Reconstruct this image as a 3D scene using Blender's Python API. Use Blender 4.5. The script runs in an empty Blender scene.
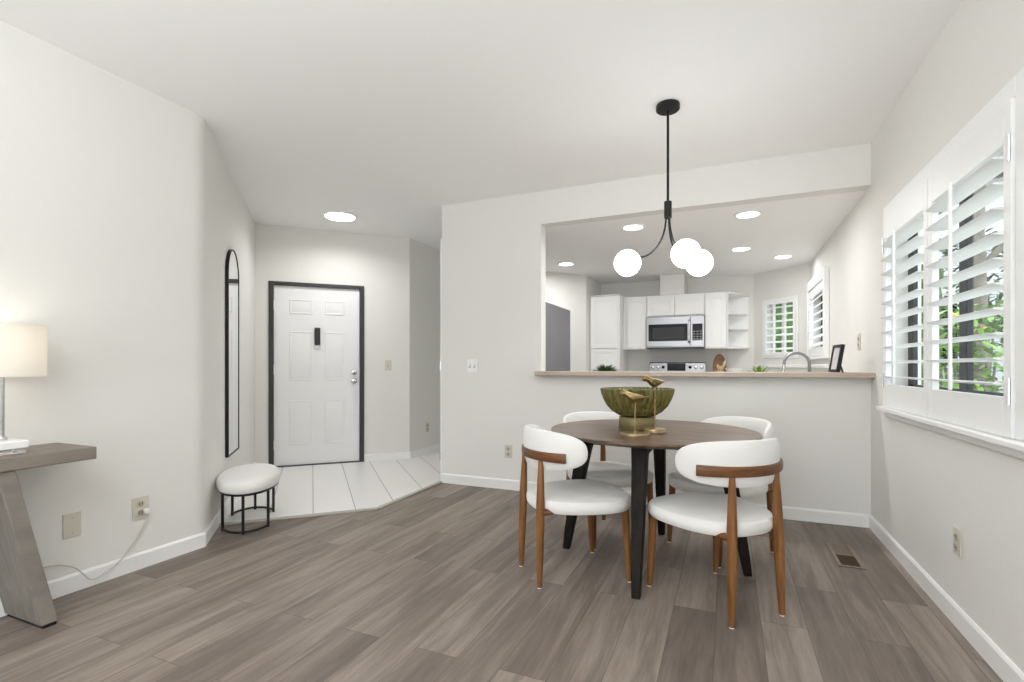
import bpy, bmesh, math, random
from mathutils import Vector, Matrix
random.seed(7)
C = bpy.context.scene.collection
PI = math.pi
R45 = math.sqrt(0.5)

# ------------------------------------------------------------------ camera
F_PX = 501.6
YAW = math.radians(23.3)
CAM_Z = 1.11
cd = bpy.data.cameras.new('camera')
cam = bpy.data.objects.new('camera', cd)
C.objects.link(cam)
cam.location = (0, 0, CAM_Z)
cam.rotation_euler = (PI / 2, 0, YAW)
cd.sensor_width = 36.0
cd.lens = F_PX / 1024 * 36.0
cd.shift_y = 25.5 / 1024
cd.clip_start = 0.02
bpy.context.scene.camera = cam

# ------------------------------------------------------------------ world, daylight, exposure
sc = bpy.context.scene
sc.view_settings.view_transform = 'Standard'
sc.view_settings.look = 'None'
sc.view_settings.gamma = 1.0
sc.view_settings.exposure = 0.0
sc.view_settings.use_curve_mapping = False
sc.cycles.use_denoising = True
sc.cycles.max_bounces = 14
sc.cycles.diffuse_bounces = 8
sc.cycles.sample_clamp_indirect = 8.0
w = bpy.data.worlds.new('overcast_sky')
sc.world = w
w.use_nodes = True
bg = w.node_tree.nodes['Background']
bg.inputs[0].default_value = (0.90, 0.95, 1.0, 1)
bg.inputs[1].default_value = 4.0


def area(name, loc, rot, sx, sy, power, col=(1, 1, 1)):
    ld = bpy.data.lights.new(name, 'AREA')
    ld.shape = 'RECTANGLE'
    ld.size, ld.size_y = sx, sy
    ld.energy = power
    ld.color = col
    o = bpy.data.objects.new(name, ld)
    o.location = loc
    o.rotation_euler = rot
    C.objects.link(o)
    return o


# daylight entering by the wide glass doors of the living room behind the camera
area('daylight_rear_glass_doors', (-1.1, -3.42, 1.22), (PI / 2, 0, 0), 3.0, 2.1, 28, (0.965, 0.99, 1.0))
# (the added fill uplight behind the camera carries its own light, built below)


# ------------------------------------------------------------------ materials
def mat(name, col, rough=0.6, metal=0.0, bump=0.0, bscale=200.0, var=0.0, vscale=6.0, spec=0.5,
        trans=0.0, emit=None, estr=0.0, stretch=None, sheen=0.0):
    m = bpy.data.materials.new(name)
    m.use_nodes = True
    nt = m.node_tree
    b = nt.nodes['Principled BSDF']
    b.inputs['Base Color'].default_value = (*col, 1)
    b.inputs['Roughness'].default_value = rough
    b.inputs['Metallic'].default_value = metal
    b.inputs['Specular IOR Level'].default_value = spec
    if trans:
        b.inputs['Transmission Weight'].default_value = trans
    if sheen:
        b.inputs['Sheen Weight'].default_value = sheen
    if emit:
        b.inputs['Emission Color'].default_value = (*emit, 1)
        b.inputs['Emission Strength'].default_value = estr
    tc = nt.nodes.new('ShaderNodeTexCoord')
    mp = nt.nodes.new('ShaderNodeMapping')
    nt.links.new(tc.outputs['Object'], mp.inputs['Vector'])
    if stretch:
        mp.inputs['Scale'].default_value = stretch
    if var:
        n = nt.nodes.new('ShaderNodeTexNoise')
        n.inputs['Scale'].default_value = vscale
        n.inputs['Detail'].default_value = 5
        n.inputs['Roughness'].default_value = 0.6
        nt.links.new(mp.outputs['Vector'], n.inputs['Vector'])
        r = nt.nodes.new('ShaderNodeValToRGB')
        r.color_ramp.elements[0].position = 0.3
        r.color_ramp.elements[1].position = 0.7
        r.color_ramp.elements[0].color = (*[max(0, c * (1 - var)) for c in col], 1)
        r.color_ramp.elements[1].color = (*[min(1, c * (1 + var)) for c in col], 1)
        nt.links.new(n.outputs['Fac'], r.inputs['Fac'])
        nt.links.new(r.outputs['Color'], b.inputs['Base Color'])
    if bump:
        n2 = nt.nodes.new('ShaderNodeTexNoise')
        n2.inputs['Scale'].default_value = bscale
        n2.inputs['Detail'].default_value = 3
        nt.links.new(tc.outputs['Object'], n2.inputs['Vector'])
        bp = nt.nodes.new('ShaderNodeBump')
        bp.inputs['Strength'].default_value = bump
        bp.inputs['Distance'].default_value = 0.004
        nt.links.new(n2.outputs['Fac'], bp.inputs['Height'])
        nt.links.new(bp.outputs['Normal'], b.inputs['Normal'])
    return m


def floor_material():
    m = bpy.data.materials.new('grey_brown_plank_floor')
    m.use_nodes = True
    nt = m.node_tree
    b = nt.nodes['Principled BSDF']
    tc = nt.nodes.new('ShaderNodeTexCoord')
    mp = nt.nodes.new('ShaderNodeMapping')
    mp.inputs['Rotation'].default_value = (0, 0, PI / 2)
    mp.inputs['Location'].default_value = (0.0, 0.05, 0)
    nt.links.new(tc.outputs['Object'], mp.inputs['Vector'])
    br = nt.nodes.new('ShaderNodeTexBrick')
    br.offset = 0.37
    br.offset_frequency = 2
    br.inputs['Scale'].default_value = 1.0
    br.inputs['Brick Width'].default_value = 1.22
    br.inputs['Row Height'].default_value = 0.18
    br.inputs['Mortar Size'].default_value = 0.0012
    br.inputs['Mortar Smooth'].default_value = 0.2
    br.inputs['Bias'].default_value = 0.0
    br.inputs['Color1'].default_value = (0, 0, 0, 1)
    br.inputs['Color2'].default_value = (1, 1, 1, 1)
    br.inputs['Mortar'].default_value = (0.5, 0.5, 0.5, 1)
    nt.links.new(mp.outputs['Vector'], br.inputs['Vector'])
    # per-plank offset of the grain
    mp2 = nt.nodes.new('ShaderNodeMapping')
    mp2.inputs['Scale'].default_value = (11.0, 0.9, 1)
    nt.links.new(tc.outputs['Object'], mp2.inputs['Vector'])
    add = nt.nodes.new('ShaderNodeVectorMath')
    add.operation = 'MULTIPLY_ADD'
    add.inputs[1].default_value = (9, 31, 17)
    nt.links.new(br.outputs['Color'], add.inputs[0])
    nt.links.new(mp2.outputs['Vector'], add.inputs[2])
    n = nt.nodes.new('ShaderNodeTexNoise')
    n.inputs['Scale'].default_value = 1.3
    n.inputs['Detail'].default_value = 7
    n.inputs['Roughness'].default_value = 0.62
    n.inputs['Distortion'].default_value = 0.5
    nt.links.new(add.outputs['Vector'], n.inputs['Vector'])
    n3 = nt.nodes.new('ShaderNodeTexNoise')
    n3.inputs['Scale'].default_value = 9.0
    n3.inputs['Detail'].default_value = 4
    nt.links.new(add.outputs['Vector'], n3.inputs['Vector'])
    m1 = nt.nodes.new('ShaderNodeMath'); m1.operation = 'MULTIPLY_ADD'
    nt.links.new(br.outputs['Color'], m1.inputs[0])
    m1.inputs[1].default_value = 0.28
    nt.links.new(n.outputs['Fac'], m1.inputs[2])
    m2 = nt.nodes.new('ShaderNodeMath'); m2.operation = 'MULTIPLY_ADD'
    nt.links.new(n3.outputs['Fac'], m2.inputs[0])
    m2.inputs[1].default_value = 0.22
    nt.links.new(m1.outputs[0], m2.inputs[2])
    r = nt.nodes.new('ShaderNodeValToRGB')
    e = r.color_ramp.elements
    e[0].position = 0.38; e[0].color = (0.108, 0.085, 0.071, 1)
    e[1].position = 1.05; e[1].color = (0.325, 0.272, 0.234, 1)
    k = e.new(0.70); k.color = (0.190, 0.155, 0.132, 1)
    nt.links.new(m2.outputs[0], r.inputs['Fac'])
    mx = nt.nodes.new('ShaderNodeMixRGB')
    mx.blend_type = 'MULTIPLY'
    mx.inputs['Color2'].default_value = (0.45, 0.42, 0.4, 1)
    nt.links.new(br.outputs['Fac'], mx.inputs['Fac'])
    nt.links.new(r.outputs['Color'], mx.inputs['Color1'])
    nt.links.new(mx.outputs['Color'], b.inputs['Base Color'])
    b.inputs['Roughness'].default_value = 0.45
    b.inputs['Specular IOR Level'].default_value = 0.22
    bp = nt.nodes.new('ShaderNodeBump')
    bp.inputs['Strength'].default_value = 0.12
    bp.inputs['Distance'].default_value = 0.002
    nt.links.new(n3.outputs['Fac'], bp.inputs['Height'])
    nt.links.new(bp.outputs['Normal'], b.inputs['Normal'])
    return m


def tile_material():
    m = bpy.data.materials.new('white_entry_tile')
    m.use_nodes = True
    nt = m.node_tree
    b = nt.nodes['Principled BSDF']
    tc = nt.nodes.new('ShaderNodeTexCoord')
    mp = nt.nodes.new('ShaderNodeMapping')
    mp.inputs['Rotation'].default_value = (0, 0, -PI * 0.75)
    mp.inputs['Location'].default_value = (0.3, 0.005, 0)
    nt.links.new(tc.outputs['Object'], mp.inputs['Vector'])
    br = nt.nodes.new('ShaderNodeTexBrick')
    br.offset = 0.0
    br.inputs['Scale'].default_value = 1.0
    br.inputs['Brick Width'].default_value = 12.0
    br.inputs['Row Height'].default_value = 0.305
    br.inputs['Mortar Size'].default_value = 0.0035
    br.inputs['Mortar Smooth'].default_value = 0.1
    br.inputs['Color1'].default_value = (0.80, 0.79, 0.77, 1)
    br.inputs['Color2'].default_value = (0.77, 0.76, 0.745, 1)
    br.inputs['Mortar'].default_value = (0.30, 0.29, 0.28, 1)
    nt.links.new(mp.outputs['Vector'], br.inputs['Vector'])
    nt.links.new(br.outputs['Color'], b.inputs['Base Color'])
    b.inputs['Roughness'].default_value = 0.35
    return m


def wood_material(name, c0, c1, scale=(1, 1, 1), nscale=6.0, rough=0.45, spec=0.4):
    m = bpy.data.materials.new(name)
    m.use_nodes = True
    nt = m.node_tree
    b = nt.nodes['Principled BSDF']
    tc = nt.nodes.new('ShaderNodeTexCoord')
    mp = nt.nodes.new('ShaderNodeMapping')
    mp.inputs['Scale'].default_value = scale
    nt.links.new(tc.outputs['Object'], mp.inputs['Vector'])
    n = nt.nodes.new('ShaderNodeTexNoise')
    n.inputs['Scale'].default_value = nscale
    n.inputs['Detail'].default_value = 6
    n.inputs['Roughness'].default_value = 0.6
    n.inputs['Distortion'].default_value = 0.3
    nt.links.new(mp.outputs['Vector'], n.inputs['Vector'])
    r = nt.nodes.new('ShaderNodeValToRGB')
    r.color_ramp.elements[0].position = 0.32
    r.color_ramp.elements[0].color = (*c0, 1)
    r.color_ramp.elements[1].position = 0.70
    r.color_ramp.elements[1].color = (*c1, 1)
    nt.links.new(n.outputs['Fac'], r.inputs['Fac'])
    nt.links.new(r.outputs['Color'], b.inputs['Base Color'])
    b.inputs['Roughness'].default_value = rough
    b.inputs['Specular IOR Level'].default_value = spec
    return m


def glass_material(name='window_glass'):
    m = bpy.data.materials.new(name)
    m.use_nodes = True
    nt = m.node_tree
    nt.nodes.clear()
    o = nt.nodes.new('ShaderNodeOutputMaterial')
    t = nt.nodes.new('ShaderNodeBsdfTransparent')
    t.inputs[0].default_value = (0.96, 0.98, 0.97, 1)
    g = nt.nodes.new('ShaderNodeBsdfGlossy')
    g.inputs['Roughness'].default_value = 0.02
    mx = nt.nodes.new('ShaderNodeMixShader')
    mx.inputs[0].default_value = 0.05
    nt.links.new(t.outputs[0], mx.inputs[1])
    nt.links.new(g.outputs[0], mx.inputs[2])
    nt.links.new(mx.outputs[0], o.inputs[0])
    return m


def shade_material():
    m = bpy.data.materials.new('linen_lamp_shade')
    m.use_nodes = True
    nt = m.node_tree
    nt.nodes.clear()
    o = nt.nodes.new('ShaderNodeOutputMaterial')
    d = nt.nodes.new('ShaderNodeBsdfDiffuse')
    d.inputs[0].default_value = (0.85, 0.83, 0.79, 1)
    t = nt.nodes.new('ShaderNodeBsdfTranslucent')
    t.inputs[0].default_value = (0.85, 0.83, 0.78, 1)
    mx = nt.nodes.new('ShaderNodeMixShader')
    mx.inputs[0].default_value = 0.5
    nt.links.new(d.outputs[0], mx.inputs[1])
    nt.links.new(t.outputs[0], mx.inputs[2])
    nt.links.new(mx.outputs[0], o.inputs[0])
    return m


M = {}
M['wall'] = mat('warm_white_wall_paint', (0.755, 0.748, 0.718), 0.85, bump=0.12, bscale=90, spec=0.2)
M['ceil'] = mat('white_ceiling_paint', (0.89, 0.893, 0.885), 0.9, bump=0.10, bscale=70, spec=0.15)
M['trim'] = mat('white_trim_paint', (0.84, 0.84, 0.83), 0.4)
M['shutter'] = mat('white_shutter_paint', (0.85, 0.86, 0.86), 0.45)
M['door'] = mat('white_door_paint', (0.82, 0.82, 0.83), 0.4)
M['cab'] = mat('white_cabinet_paint', (0.83, 0.83, 0.82), 0.4)
M['darkframe'] = mat('charcoal_casing_paint', (0.035, 0.035, 0.034), 0.5)
M['bronze'] = mat('dark_bronze_window_metal', (0.012, 0.012, 0.014), 0.45)
M['floor'] = floor_material()
M['tile'] = tile_material()
M['strip'] = mat('grey_transition_strip', (0.42, 0.40, 0.37), 0.5)
M['bar'] = wood_material('pale_pinkish_wood_laminate', (0.43, 0.35, 0.285), (0.50, 0.41, 0.34), (1.5, 20, 20), 3, 0.45)
M['walnut'] = wood_material('walnut_wood', (0.120, 0.050, 0.016), (0.290, 0.130, 0.042), (18, 18, 1.6), 2.2, 0.42, 0.3)
M['walnut_rail'] = wood_material('walnut_bent_wood', (0.085, 0.034, 0.013), (0.190, 0.080, 0.032), (3, 3, 26), 2.2, 0.36, 0.3)
M['espresso'] = wood_material('espresso_wood', (0.009, 0.0075, 0.0065), (0.024, 0.019, 0.016), (18, 18, 1.6), 2.2, 0.55, 0.12)
M['tabletop'] = wood_material('greyed_walnut_table_top', (0.058, 0.036, 0.024), (0.235, 0.155, 0.108), (1.6, 22, 1), 2.0, 0.36, 0.3)
M['boucle'] = mat('white_boucle_fabric', (0.80, 0.79, 0.77), 0.95, bump=0.6, bscale=420, spec=0.1, sheen=0.3)
M['black'] = mat('matte_black_metal', (0.010, 0.010, 0.011), 0.42, metal=0.3)
M['chrome'] = mat('brushed_chrome', (0.62, 0.62, 0.62), 0.22, metal=1.0)
M['steel'] = mat('brushed_stainless_steel', (0.30, 0.30, 0.31), 0.30, metal=1.0, var=0.06, vscale=3, stretch=(1, 1, 40))
M['fridge'] = mat('grey_steel_fridge_skin', (0.26, 0.255, 0.275), 0.5, metal=0.4, var=0.03, vscale=3)
M['blackglass'] = mat('black_appliance_glass', (0.008, 0.008, 0.009), 0.15, spec=0.15)
M['darkgrey'] = mat('dark_grey_window_mesh', (0.04, 0.04, 0.044), 0.35, spec=0.2)
M['globe'] = mat('lit_opal_glass', (0.9, 0.9, 0.88), 0.3, emit=(1, 0.985, 0.965), estr=15.0)
M['bulb'] = mat('lit_bulb_glass', (0.9, 0.9, 0.88), 0.3, emit=(1, 0.88, 0.72), estr=2.2)
M['led'] = mat('lit_led_diffuser', (0.9, 0.9, 0.9), 0.4, emit=(1, 0.985, 0.965), estr=6.0)
M['plate'] = mat('ivory_wall_plate_plastic', (0.60, 0.57, 0.49), 0.4)
M['plate_white'] = mat('white_wall_plate_plastic', (0.88, 0.875, 0.86), 0.4)
M['slot'] = mat('dark_slot', (0.03, 0.028, 0.025), 0.6)
M['socket'] = mat('beige_socket_plastic', (0.42, 0.39, 0.32), 0.45)
M['console'] = mat('weathered_grey_wood', (0.215, 0.195, 0.170), 0.6, var=0.22, vscale=3.0, stretch=(9, 1.2, 3), bump=0.15, bscale=60)
M['console_top'] = mat('weathered_brown_grey_wood', (0.20, 0.172, 0.145), 0.55, var=0.22, vscale=3.0, stretch=(10, 1.2, 3))
M['marble'] = mat('white_marble', (0.82, 0.82, 0.81), 0.25, var=0.05, vscale=9)
M['acrylic'] = mat('clear_acrylic', (0.95, 0.95, 0.95), 0.03, trans=0.95)
M['shade'] = shade_material()
M['cord'] = mat('pale_clear_cord', (0.55, 0.53, 0.49), 0.4)
M['mirror'] = mat('silvered_mirror', (0.90, 0.91, 0.92), 0.01, metal=1.0)
M['olive'] = mat('olive_ribbed_glass', (0.230, 0.200, 0.065), 0.16, metal=0.0, var=0.45, vscale=46, trans=0.45, stretch=(1, 1, 0.06))
M['olive_base'] = mat('olive_gold_base', (0.20, 0.16, 0.07), 0.5, metal=0.3)
M['gold'] = mat('aged_brass', (0.30, 0.225, 0.105), 0.28, metal=1.0, var=0.5, vscale=34)
M['gold_dark'] = mat('dark_aged_brass', (0.20, 0.145, 0.06), 0.35, metal=1.0, var=0.4, vscale=30)
M['goldbase'] = mat('pale_brass', (0.62, 0.50, 0.30), 0.28, metal=0.9)
M['vent_frame'] = mat('tan_vent_metal', (0.22, 0.165, 0.125), 0.45, metal=0.3)
M['vent_fin'] = mat('brown_vent_metal', (0.10, 0.058, 0.035), 0.5, metal=0.2)
M['void'] = mat('duct_dark', (0.01, 0.009, 0.008), 0.9)
M['pot'] = mat('dark_planter', (0.10, 0.10, 0.10), 0.5)
M['leaf'] = mat('green_leaf', (0.045, 0.11, 0.025), 0.5, var=0.4, vscale=20)
M['leaf_light'] = mat('bright_green_leaf', (0.16, 0.30, 0.05), 0.5, var=0.4, vscale=6)
M['leaf_mid'] = mat('mid_green_leaf', (0.10, 0.18, 0.05), 0.5, var=0.4, vscale=6)
M['leaf_dark'] = mat('deep_green_leaf', (0.05, 0.10, 0.03), 0.5, var=0.4, vscale=6)
M['flower'] = mat('orange_petal', (0.75, 0.30, 0.06), 0.5)
M['bark'] = mat('grey_bark', (0.16, 0.14, 0.12), 0.9, var=0.4, vscale=6, bump=0.6, bscale=20)
M['soil'] = mat('pale_gravel', (0.45, 0.44, 0.40), 0.95, var=0.5, vscale=3)  # ground made pale so it bounces daylight up under the louvers
M['stucco'] = mat('pale_grey_stucco', (0.52, 0.53, 0.54), 0.9, bump=0.2, bscale=40)
M['board'] = wood_material('round_board_wood', (0.17, 0.085, 0.040), (0.32, 0.18, 0.09), (2, 2, 18), 3, 0.5)
M['spoon'] = wood_material('pale_spoon_wood', (0.55, 0.40, 0.24), (0.68, 0.52, 0.34), (2, 2, 10), 3, 0.5)
M['ceramic'] = mat('white_ceramic', (0.82, 0.82, 0.80), 0.25)
M['paper'] = mat('pale_print', (0.62, 0.62, 0.62), 0.6, var=0.15, vscale=14)
M['worktop'] = mat('pale_stone_worktop', (0.66, 0.62, 0.57), 0.3, var=0.08, vscale=30)
M['glass'] = glass_material()
M['keypad'] = mat('black_plastic', (0.014, 0.014, 0.015), 0.35)


# ------------------------------------------------------------------ mesh builder
class MB:
    def __init__(s):
        s.v, s.f = [], []

    def add(s, vs, fs):
        o = len(s.v)
        s.v += [tuple(p) for p in vs]
        s.f += [tuple(i + o for i in f) for f in fs]
        return s

    def box(s, x0, x1, y0, y1, z0, z1):
        vs = [(x0, y0, z0), (x1, y0, z0), (x1, y1, z0), (x0, y1, z0), (x0, y0, z1), (x1, y0, z1), (x1, y1, z1), (x0, y1, z1)]
        fs = [(3, 2, 1, 0), (4, 5, 6, 7), (0, 1, 5, 4), (1, 2, 6, 5), (2, 3, 7, 6), (3, 0, 4, 7)]
        return s.add(vs, fs)

    def prism(s, poly, z0, z1):
        a = sum(poly[i][0] * poly[(i + 1) % len(poly)][1] - poly[(i + 1) % len(poly)][0] * poly[i][1] for i in range(len(poly)))
        if a < 0:
            poly = poly[::-1]
        n = len(poly)
        vs = [(x, y, z0) for x, y in poly] + [(x, y, z1) for x, y in poly]
        fs = [tuple(range(n))[::-1], tuple(range(n, 2 * n))]
        fs += [(i, (i + 1) % n, n + (i + 1) % n, n + i) for i in range(n)]
        return s.add(vs, fs)

    def prism_y(s, poly, y0, y1):
        """polygon in (x, z), extruded along y"""
        n = len(poly)
        vs = [(x, y0, z) for x, z in poly] + [(x, y1, z) for x, z in poly]
        fs = [tuple(range(n)), tuple(range(n, 2 * n))[::-1]]
        fs += [(i, n + i, n + (i + 1) % n, (i + 1) % n) for i in range(n)]
        return s.add(vs, fs)

    def loft(s, rings, cap0=True, cap1=True, closed=False):
        n = len(rings[0])
        vs = [p for r in rings for p in r]
        fs = []
        m = len(rings)
        for j in range(m if closed else m - 1):
            a, b2 = j * n, ((j + 1) % m) * n
            for i in range(n):
                k = (i + 1) % n
                fs.append((a + i, a + k, b2 + k, b2 + i))
        if not closed:
            if cap0:
                fs.append(tuple(range(n))[::-1])
            if cap1:
                fs.append(tuple(range((m - 1) * n, m * n)))
        return s.add(vs, fs)

    def lathe(s, prof, c=(0, 0, 0), n=32, cap0=True, cap1=True, ribs=0, rib=0.0):
        rings = []
        for r, z in prof:
            ring = []
            for i in range(n):
                a = 2 * PI * i / n
                rr = r * (1 + rib * math.cos(a * ribs)) if ribs else r
                ring.append((c[0] + rr * math.cos(a), c[1] + rr * math.sin(a), c[2] + z))
            rings.append(ring)
        return s.loft(rings, cap0, cap1)

    def tube(s, pts, rad, n=12, caps=True):
        pts = [Vector(p) for p in pts]
        if not hasattr(rad, '__len__'):
            rad = [rad] * len(pts)
        rings = []
        up = None
        for i, p in enumerate(pts):
            t = (pts[min(i + 1, len(pts) - 1)] - pts[max(i - 1, 0)]).normalized()
            if up is None:
                up = Vector((0, 0, 1)) if abs(t.z) < 0.9 else Vector((1, 0, 0))
            a = (up - t * up.dot(t)).normalized()
            b2 = t.cross(a)
            up = a
            rings.append([tuple(p + (a * math.cos(2 * PI * k / n) + b2 * math.sin(2 * PI * k / n)) * rad[i]) for k in range(n)])
        return s.loft(rings, caps, caps)

    def sphere(s, c, r, n=32, m=20):
        return s.lathe([(max(r * math.sin(PI * j / m), 1e-4), -r * math.cos(PI * j / m)) for j in range(m + 1)], c, n)

    def build(s, name, m, parent=None, bevel=0.0, smooth=True, seg=2, angle=35):
        me = bpy.data.meshes.new(name)
        me.from_pydata(s.v, [], s.f)
        bm = bmesh.new()
        bm.from_mesh(me)
        bmesh.ops.recalc_face_normals(bm, faces=bm.faces)
        bm.to_mesh(me)
        bm.free()
        me.materials.append(M[m])
        if smooth:
            me.polygons.foreach_set('use_smooth', [True] * len(me.polygons))
            me.set_sharp_from_angle(angle=math.radians(angle))
        o = bpy.data.objects.new(name, me)
        C.objects.link(o)
        if parent is not None:
            o.parent = parent
        if bevel:
            md = o.modifiers.new('edge', 'BEVEL')
            md.width = bevel
            md.segments = seg
            md.limit_method = 'ANGLE'
            md.angle_limit = math.radians(40)
        return o


def thing(name, label, cat, loc=(0, 0, 0), rz=0.0, group=None):
    o = bpy.data.objects.new(name, None)
    o.empty_display_size = 0.1
    o.location = loc
    o.rotation_euler = (0, 0, rz)
    C.objects.link(o)
    return tag(o, label, cat, group)


def tag(o, label, cat, group=None):
    o['label'] = label
    o['category'] = cat
    if group:
        o['group'] = group
    return o


def struct(o, label=None):
    o['kind'] = 'structure'
    if label:
        o['label'] = label
        o['category'] = o.name.split('_')[0]
    return o


def sroot(name, label, cat, loc, rz=0.0):
    o = thing(name, label, cat, loc, rz)
    o['kind'] = 'structure'
    return o


def copy_thing(root, loc=None, rz=None, label=None, group=None):
    r = root.copy()
    C.objects.link(r)
    if loc is not None:
        r.location = loc
    if rz is not None:
        r.rotation_euler = (0, 0, rz)
    if label:
        r['label'] = label
    if group:
        r['group'] = group
    for ch in list(root.children):
        c = ch.copy()
        C.objects.link(c)
        c.parent = r
        for g in list(ch.children):
            d = g.copy()
            C.objects.link(d)
            d.parent = c
    return r


# facing a wall: local x runs to the right along it, local +y goes into it
RZ_BACK, RZ_LEFT, RZ_RIGHT, RZ_DOOR, RZ_MIRROR, RZ_KIT45 = 0.0, PI / 2, -PI / 2, PI / 4, math.radians(133.8), -PI / 4
XL, XR, YB, ZC, ZK = -2.97, 0.905, 4.15, 2.65, 2.362
YREAR = -3.5
KC = (0.905, 6.965)      # where the kitchen's right wall turns
YK = 7.55


# ------------------------------------------------------------------ room shell
def wall(name, p0, rz, length, z0, z1, t, holes=(), m='wall', label=None):
    """wall whose room face starts at p0 and runs `length` along local x; holes = (x0, x1, z0, z1)"""
    mb = MB()
    xs = sorted({0, length, *[h[0] for h in holes], *[h[1] for h in holes]})
    for a, b in zip(xs, xs[1:]):
        hs = sorted([(h[2], h[3]) for h in holes if h[0] <= a + 1e-6 and h[1] >= b - 1e-6])
        z = z0
        for h in hs:
            if h[0] > z:
                mb.box(a, b, 0, t, z, h[0])
            z = h[1]
        if z < z1:
            mb.box(a, b, 0, t, z, z1)
    o = mb.build(name, m, smooth=False)
    o.location = (p0[0], p0[1], 0)
    o.rotation_euler = (0, 0, rz)
    struct(o, label)
    return o


def add_structs():
    fl = MB().box(-6.2, 1.06, YREAR - 0.2, 7.8, -0.12, 0).build('floor', 'floor', smooth=False)
    struct(fl, 'grey brown wood plank floor of the dining room')
    te = MB().prism([(-3.285, 2.405), (-2.512, 3.178), (-2.525, 4.15), (-2.525, 6.2), (-3.51, 6.2), (-3.51, 5.035), (-4.69, 3.855)], 0.0, 0.008)
    struct(te.build('floor_entry', 'tile', smooth=False), 'white tile floor before the entry door')
    # ceilings
    struct(MB().prism([(-2.97, YREAR - 0.1), (1.06, YREAR - 0.1), (1.06, 4.27), (-2.52, 4.27), (-2.52, 6.3), (-3.62, 6.3), (-3.62, 5.1), (-4.85, 3.86), (-3.1, 2.0), (-3.1, YREAR - 0.1)], ZC, ZC + 0.1)
           .build('ceiling', 'ceil', smooth=False), 'flat white ceiling over dining room and entry')
    struct(MB().prism([(-2.5, 4.27), (1.06, 4.27), (1.06, 7.6), (-2.5, 7.6)], ZK, ZK + 0.1)
           .build('ceiling_kitchen', 'ceil', smooth=False), 'lower white kitchen ceiling beyond the opening')
    # walls
    wall('wall_left', (XL, YREAR), RZ_LEFT, 2.025 - YREAR, 0, ZC, 0.12, label='long warm white wall behind the lamp and console')
    # the angled wall starts with a rounded corner that runs on from the left wall
    t_, half = 0.06, (RZ_MIRROR - PI / 2) / 2
    rad = t_ / math.tan(half)
    pm = []
    for k in range(9):
        a = 2 * half * k / 8
        pm.append((XL - rad + rad * math.cos(a), 2.085 - t_ + rad * math.sin(a)))
    dx, dy = math.cos(RZ_MIRROR), math.sin(RZ_MIRROR)
    pm += [(XL + dx * 2.462, 2.085 + dy * 2.462), (XL + dx * 2.462 - dy * 0.12, 2.085 + dy * 2.462 + dx * 0.12),
           (XL - 0.12, 2.03), (XL - 0.12, 2.085 - t_)]
    struct(MB().prism(pm, 0, ZC).build('wall_mirror', 'wall', angle=20), 'angled white wall that carries the arched mirror')
    Ld = 1.205 / R45
    # door opening in the entry wall, measured along the wall from its left corner
    wall('wall_entry', (-4.71, 3.83), RZ_DOOR, Ld, 0, ZC, 0.14, [(0.195, 1.165, 0.0, 2.035)], label='angled white wall around the entry door')
    wall('wall_hall', (-3.505, 5.035), RZ_LEFT, 1.17, 0, ZC, 0.12, label='short white hall wall right of the entry door')
    wall('wall_hall_end', (-3.505, 6.2), 0, 1.0, 0, ZC, 0.12)
    # partition with the pass-through
    wall('wall_back', (-2.52, YB), 0, XR + 2.52, 0, ZC, 0.12, [(1.01, XR + 2.52, 1.03, ZK)], label='warm white back wall with the kitchen pass-through')
    wall('wall_fridge', (-2.52, 4.27), -PI / 2 + PI, 1.75, 0, ZC, -0.02)
    wall('wall_kitchen_left', (-2.52, 5.96), PI / 4, 0.74 / R45, 0, ZK, 0.1, label='angled white kitchen wall beside the fridge')
    wall('wall_kitchen_recess', (-1.78, 6.70), PI / 2, YK - 6.70, 0, ZK, 0.1)
    wall('wall_kitchen_back', (-1.88, YK), 0, 0.32 + 1.88, 0, ZK, 0.12, label='kitchen back wall behind the white wall cabinets')
    # angled wall with the small kitchen window
    wall('wall_kitchen_corner', (0.32, YK), RZ_KIT45, 0.585 / R45, 0, ZK, 0.14, [(0.20, 0.64, 1.255, 1.95)], label='angled kitchen wall with the small window')
    # right wall, one plane from the kitchen to the rear
    L0 = KC[1]
    wall('wall_right', (XR, L0), RZ_RIGHT, L0 - YREAR, 0, ZC, 0.15,
         [(L0 - 6.80, L0 - 5.76, 1.255, 1.95), (L0 - 3.70, L0 - 2.25, 0.98, 1.93)], label='long white wall with the shuttered dining window')
    wall('wall_rear', (XR, YREAR), PI, XR - XL, 0, ZC, 0.12, [(0.5, 3.5, 0.08, 2.25)])
    # rear glass doors of the living room
    fr = MB()
    x0, x1 = XR - 3.5, XR - 0.5
    for x in (x0, x0 + 0.97, x0 + 1.97, x1 - 0.06):
        fr.box(x, x + 0.06, YREAR - 0.09, YREAR - 0.02, 0.08, 2.25)
    fr.box(x0, x1, YREAR - 0.09, YREAR - 0.02, 2.19, 2.25).box(x0, x1, YREAR - 0.09, YREAR - 0.02, 0.08, 0.14)
    struct(fr.build('door_2', 'trim', smooth=False))
    # duct chase above the wall cabinets
    struct(MB().box(-0.86, -0.54, 7.12, YK, 2.085, ZK).build('wall_chase', 'wall', bevel=0.004), 'white boxed duct chase above the microwave cabinet')


add_structs()


def baseboard(name, p0, rz, length, x0=0.0, h=0.09):
    mb = MB()
    t = 0.014
    prof = [(-t, 0.0), (-t, h - 0.012), (-t * 0.55, h - 0.002), (-0.001, h), (-0.001, 0.0)]
    rings = [[(x, y, z) for y, z in prof] for x in (x0, length)]
    mb.loft(rings)
    o = mb.build(name, 'trim', smooth=False)
    o.location = (p0[0], p0[1], 0)
    o.rotation_euler = (0, 0, rz)
    struct(o)
    return o


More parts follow.
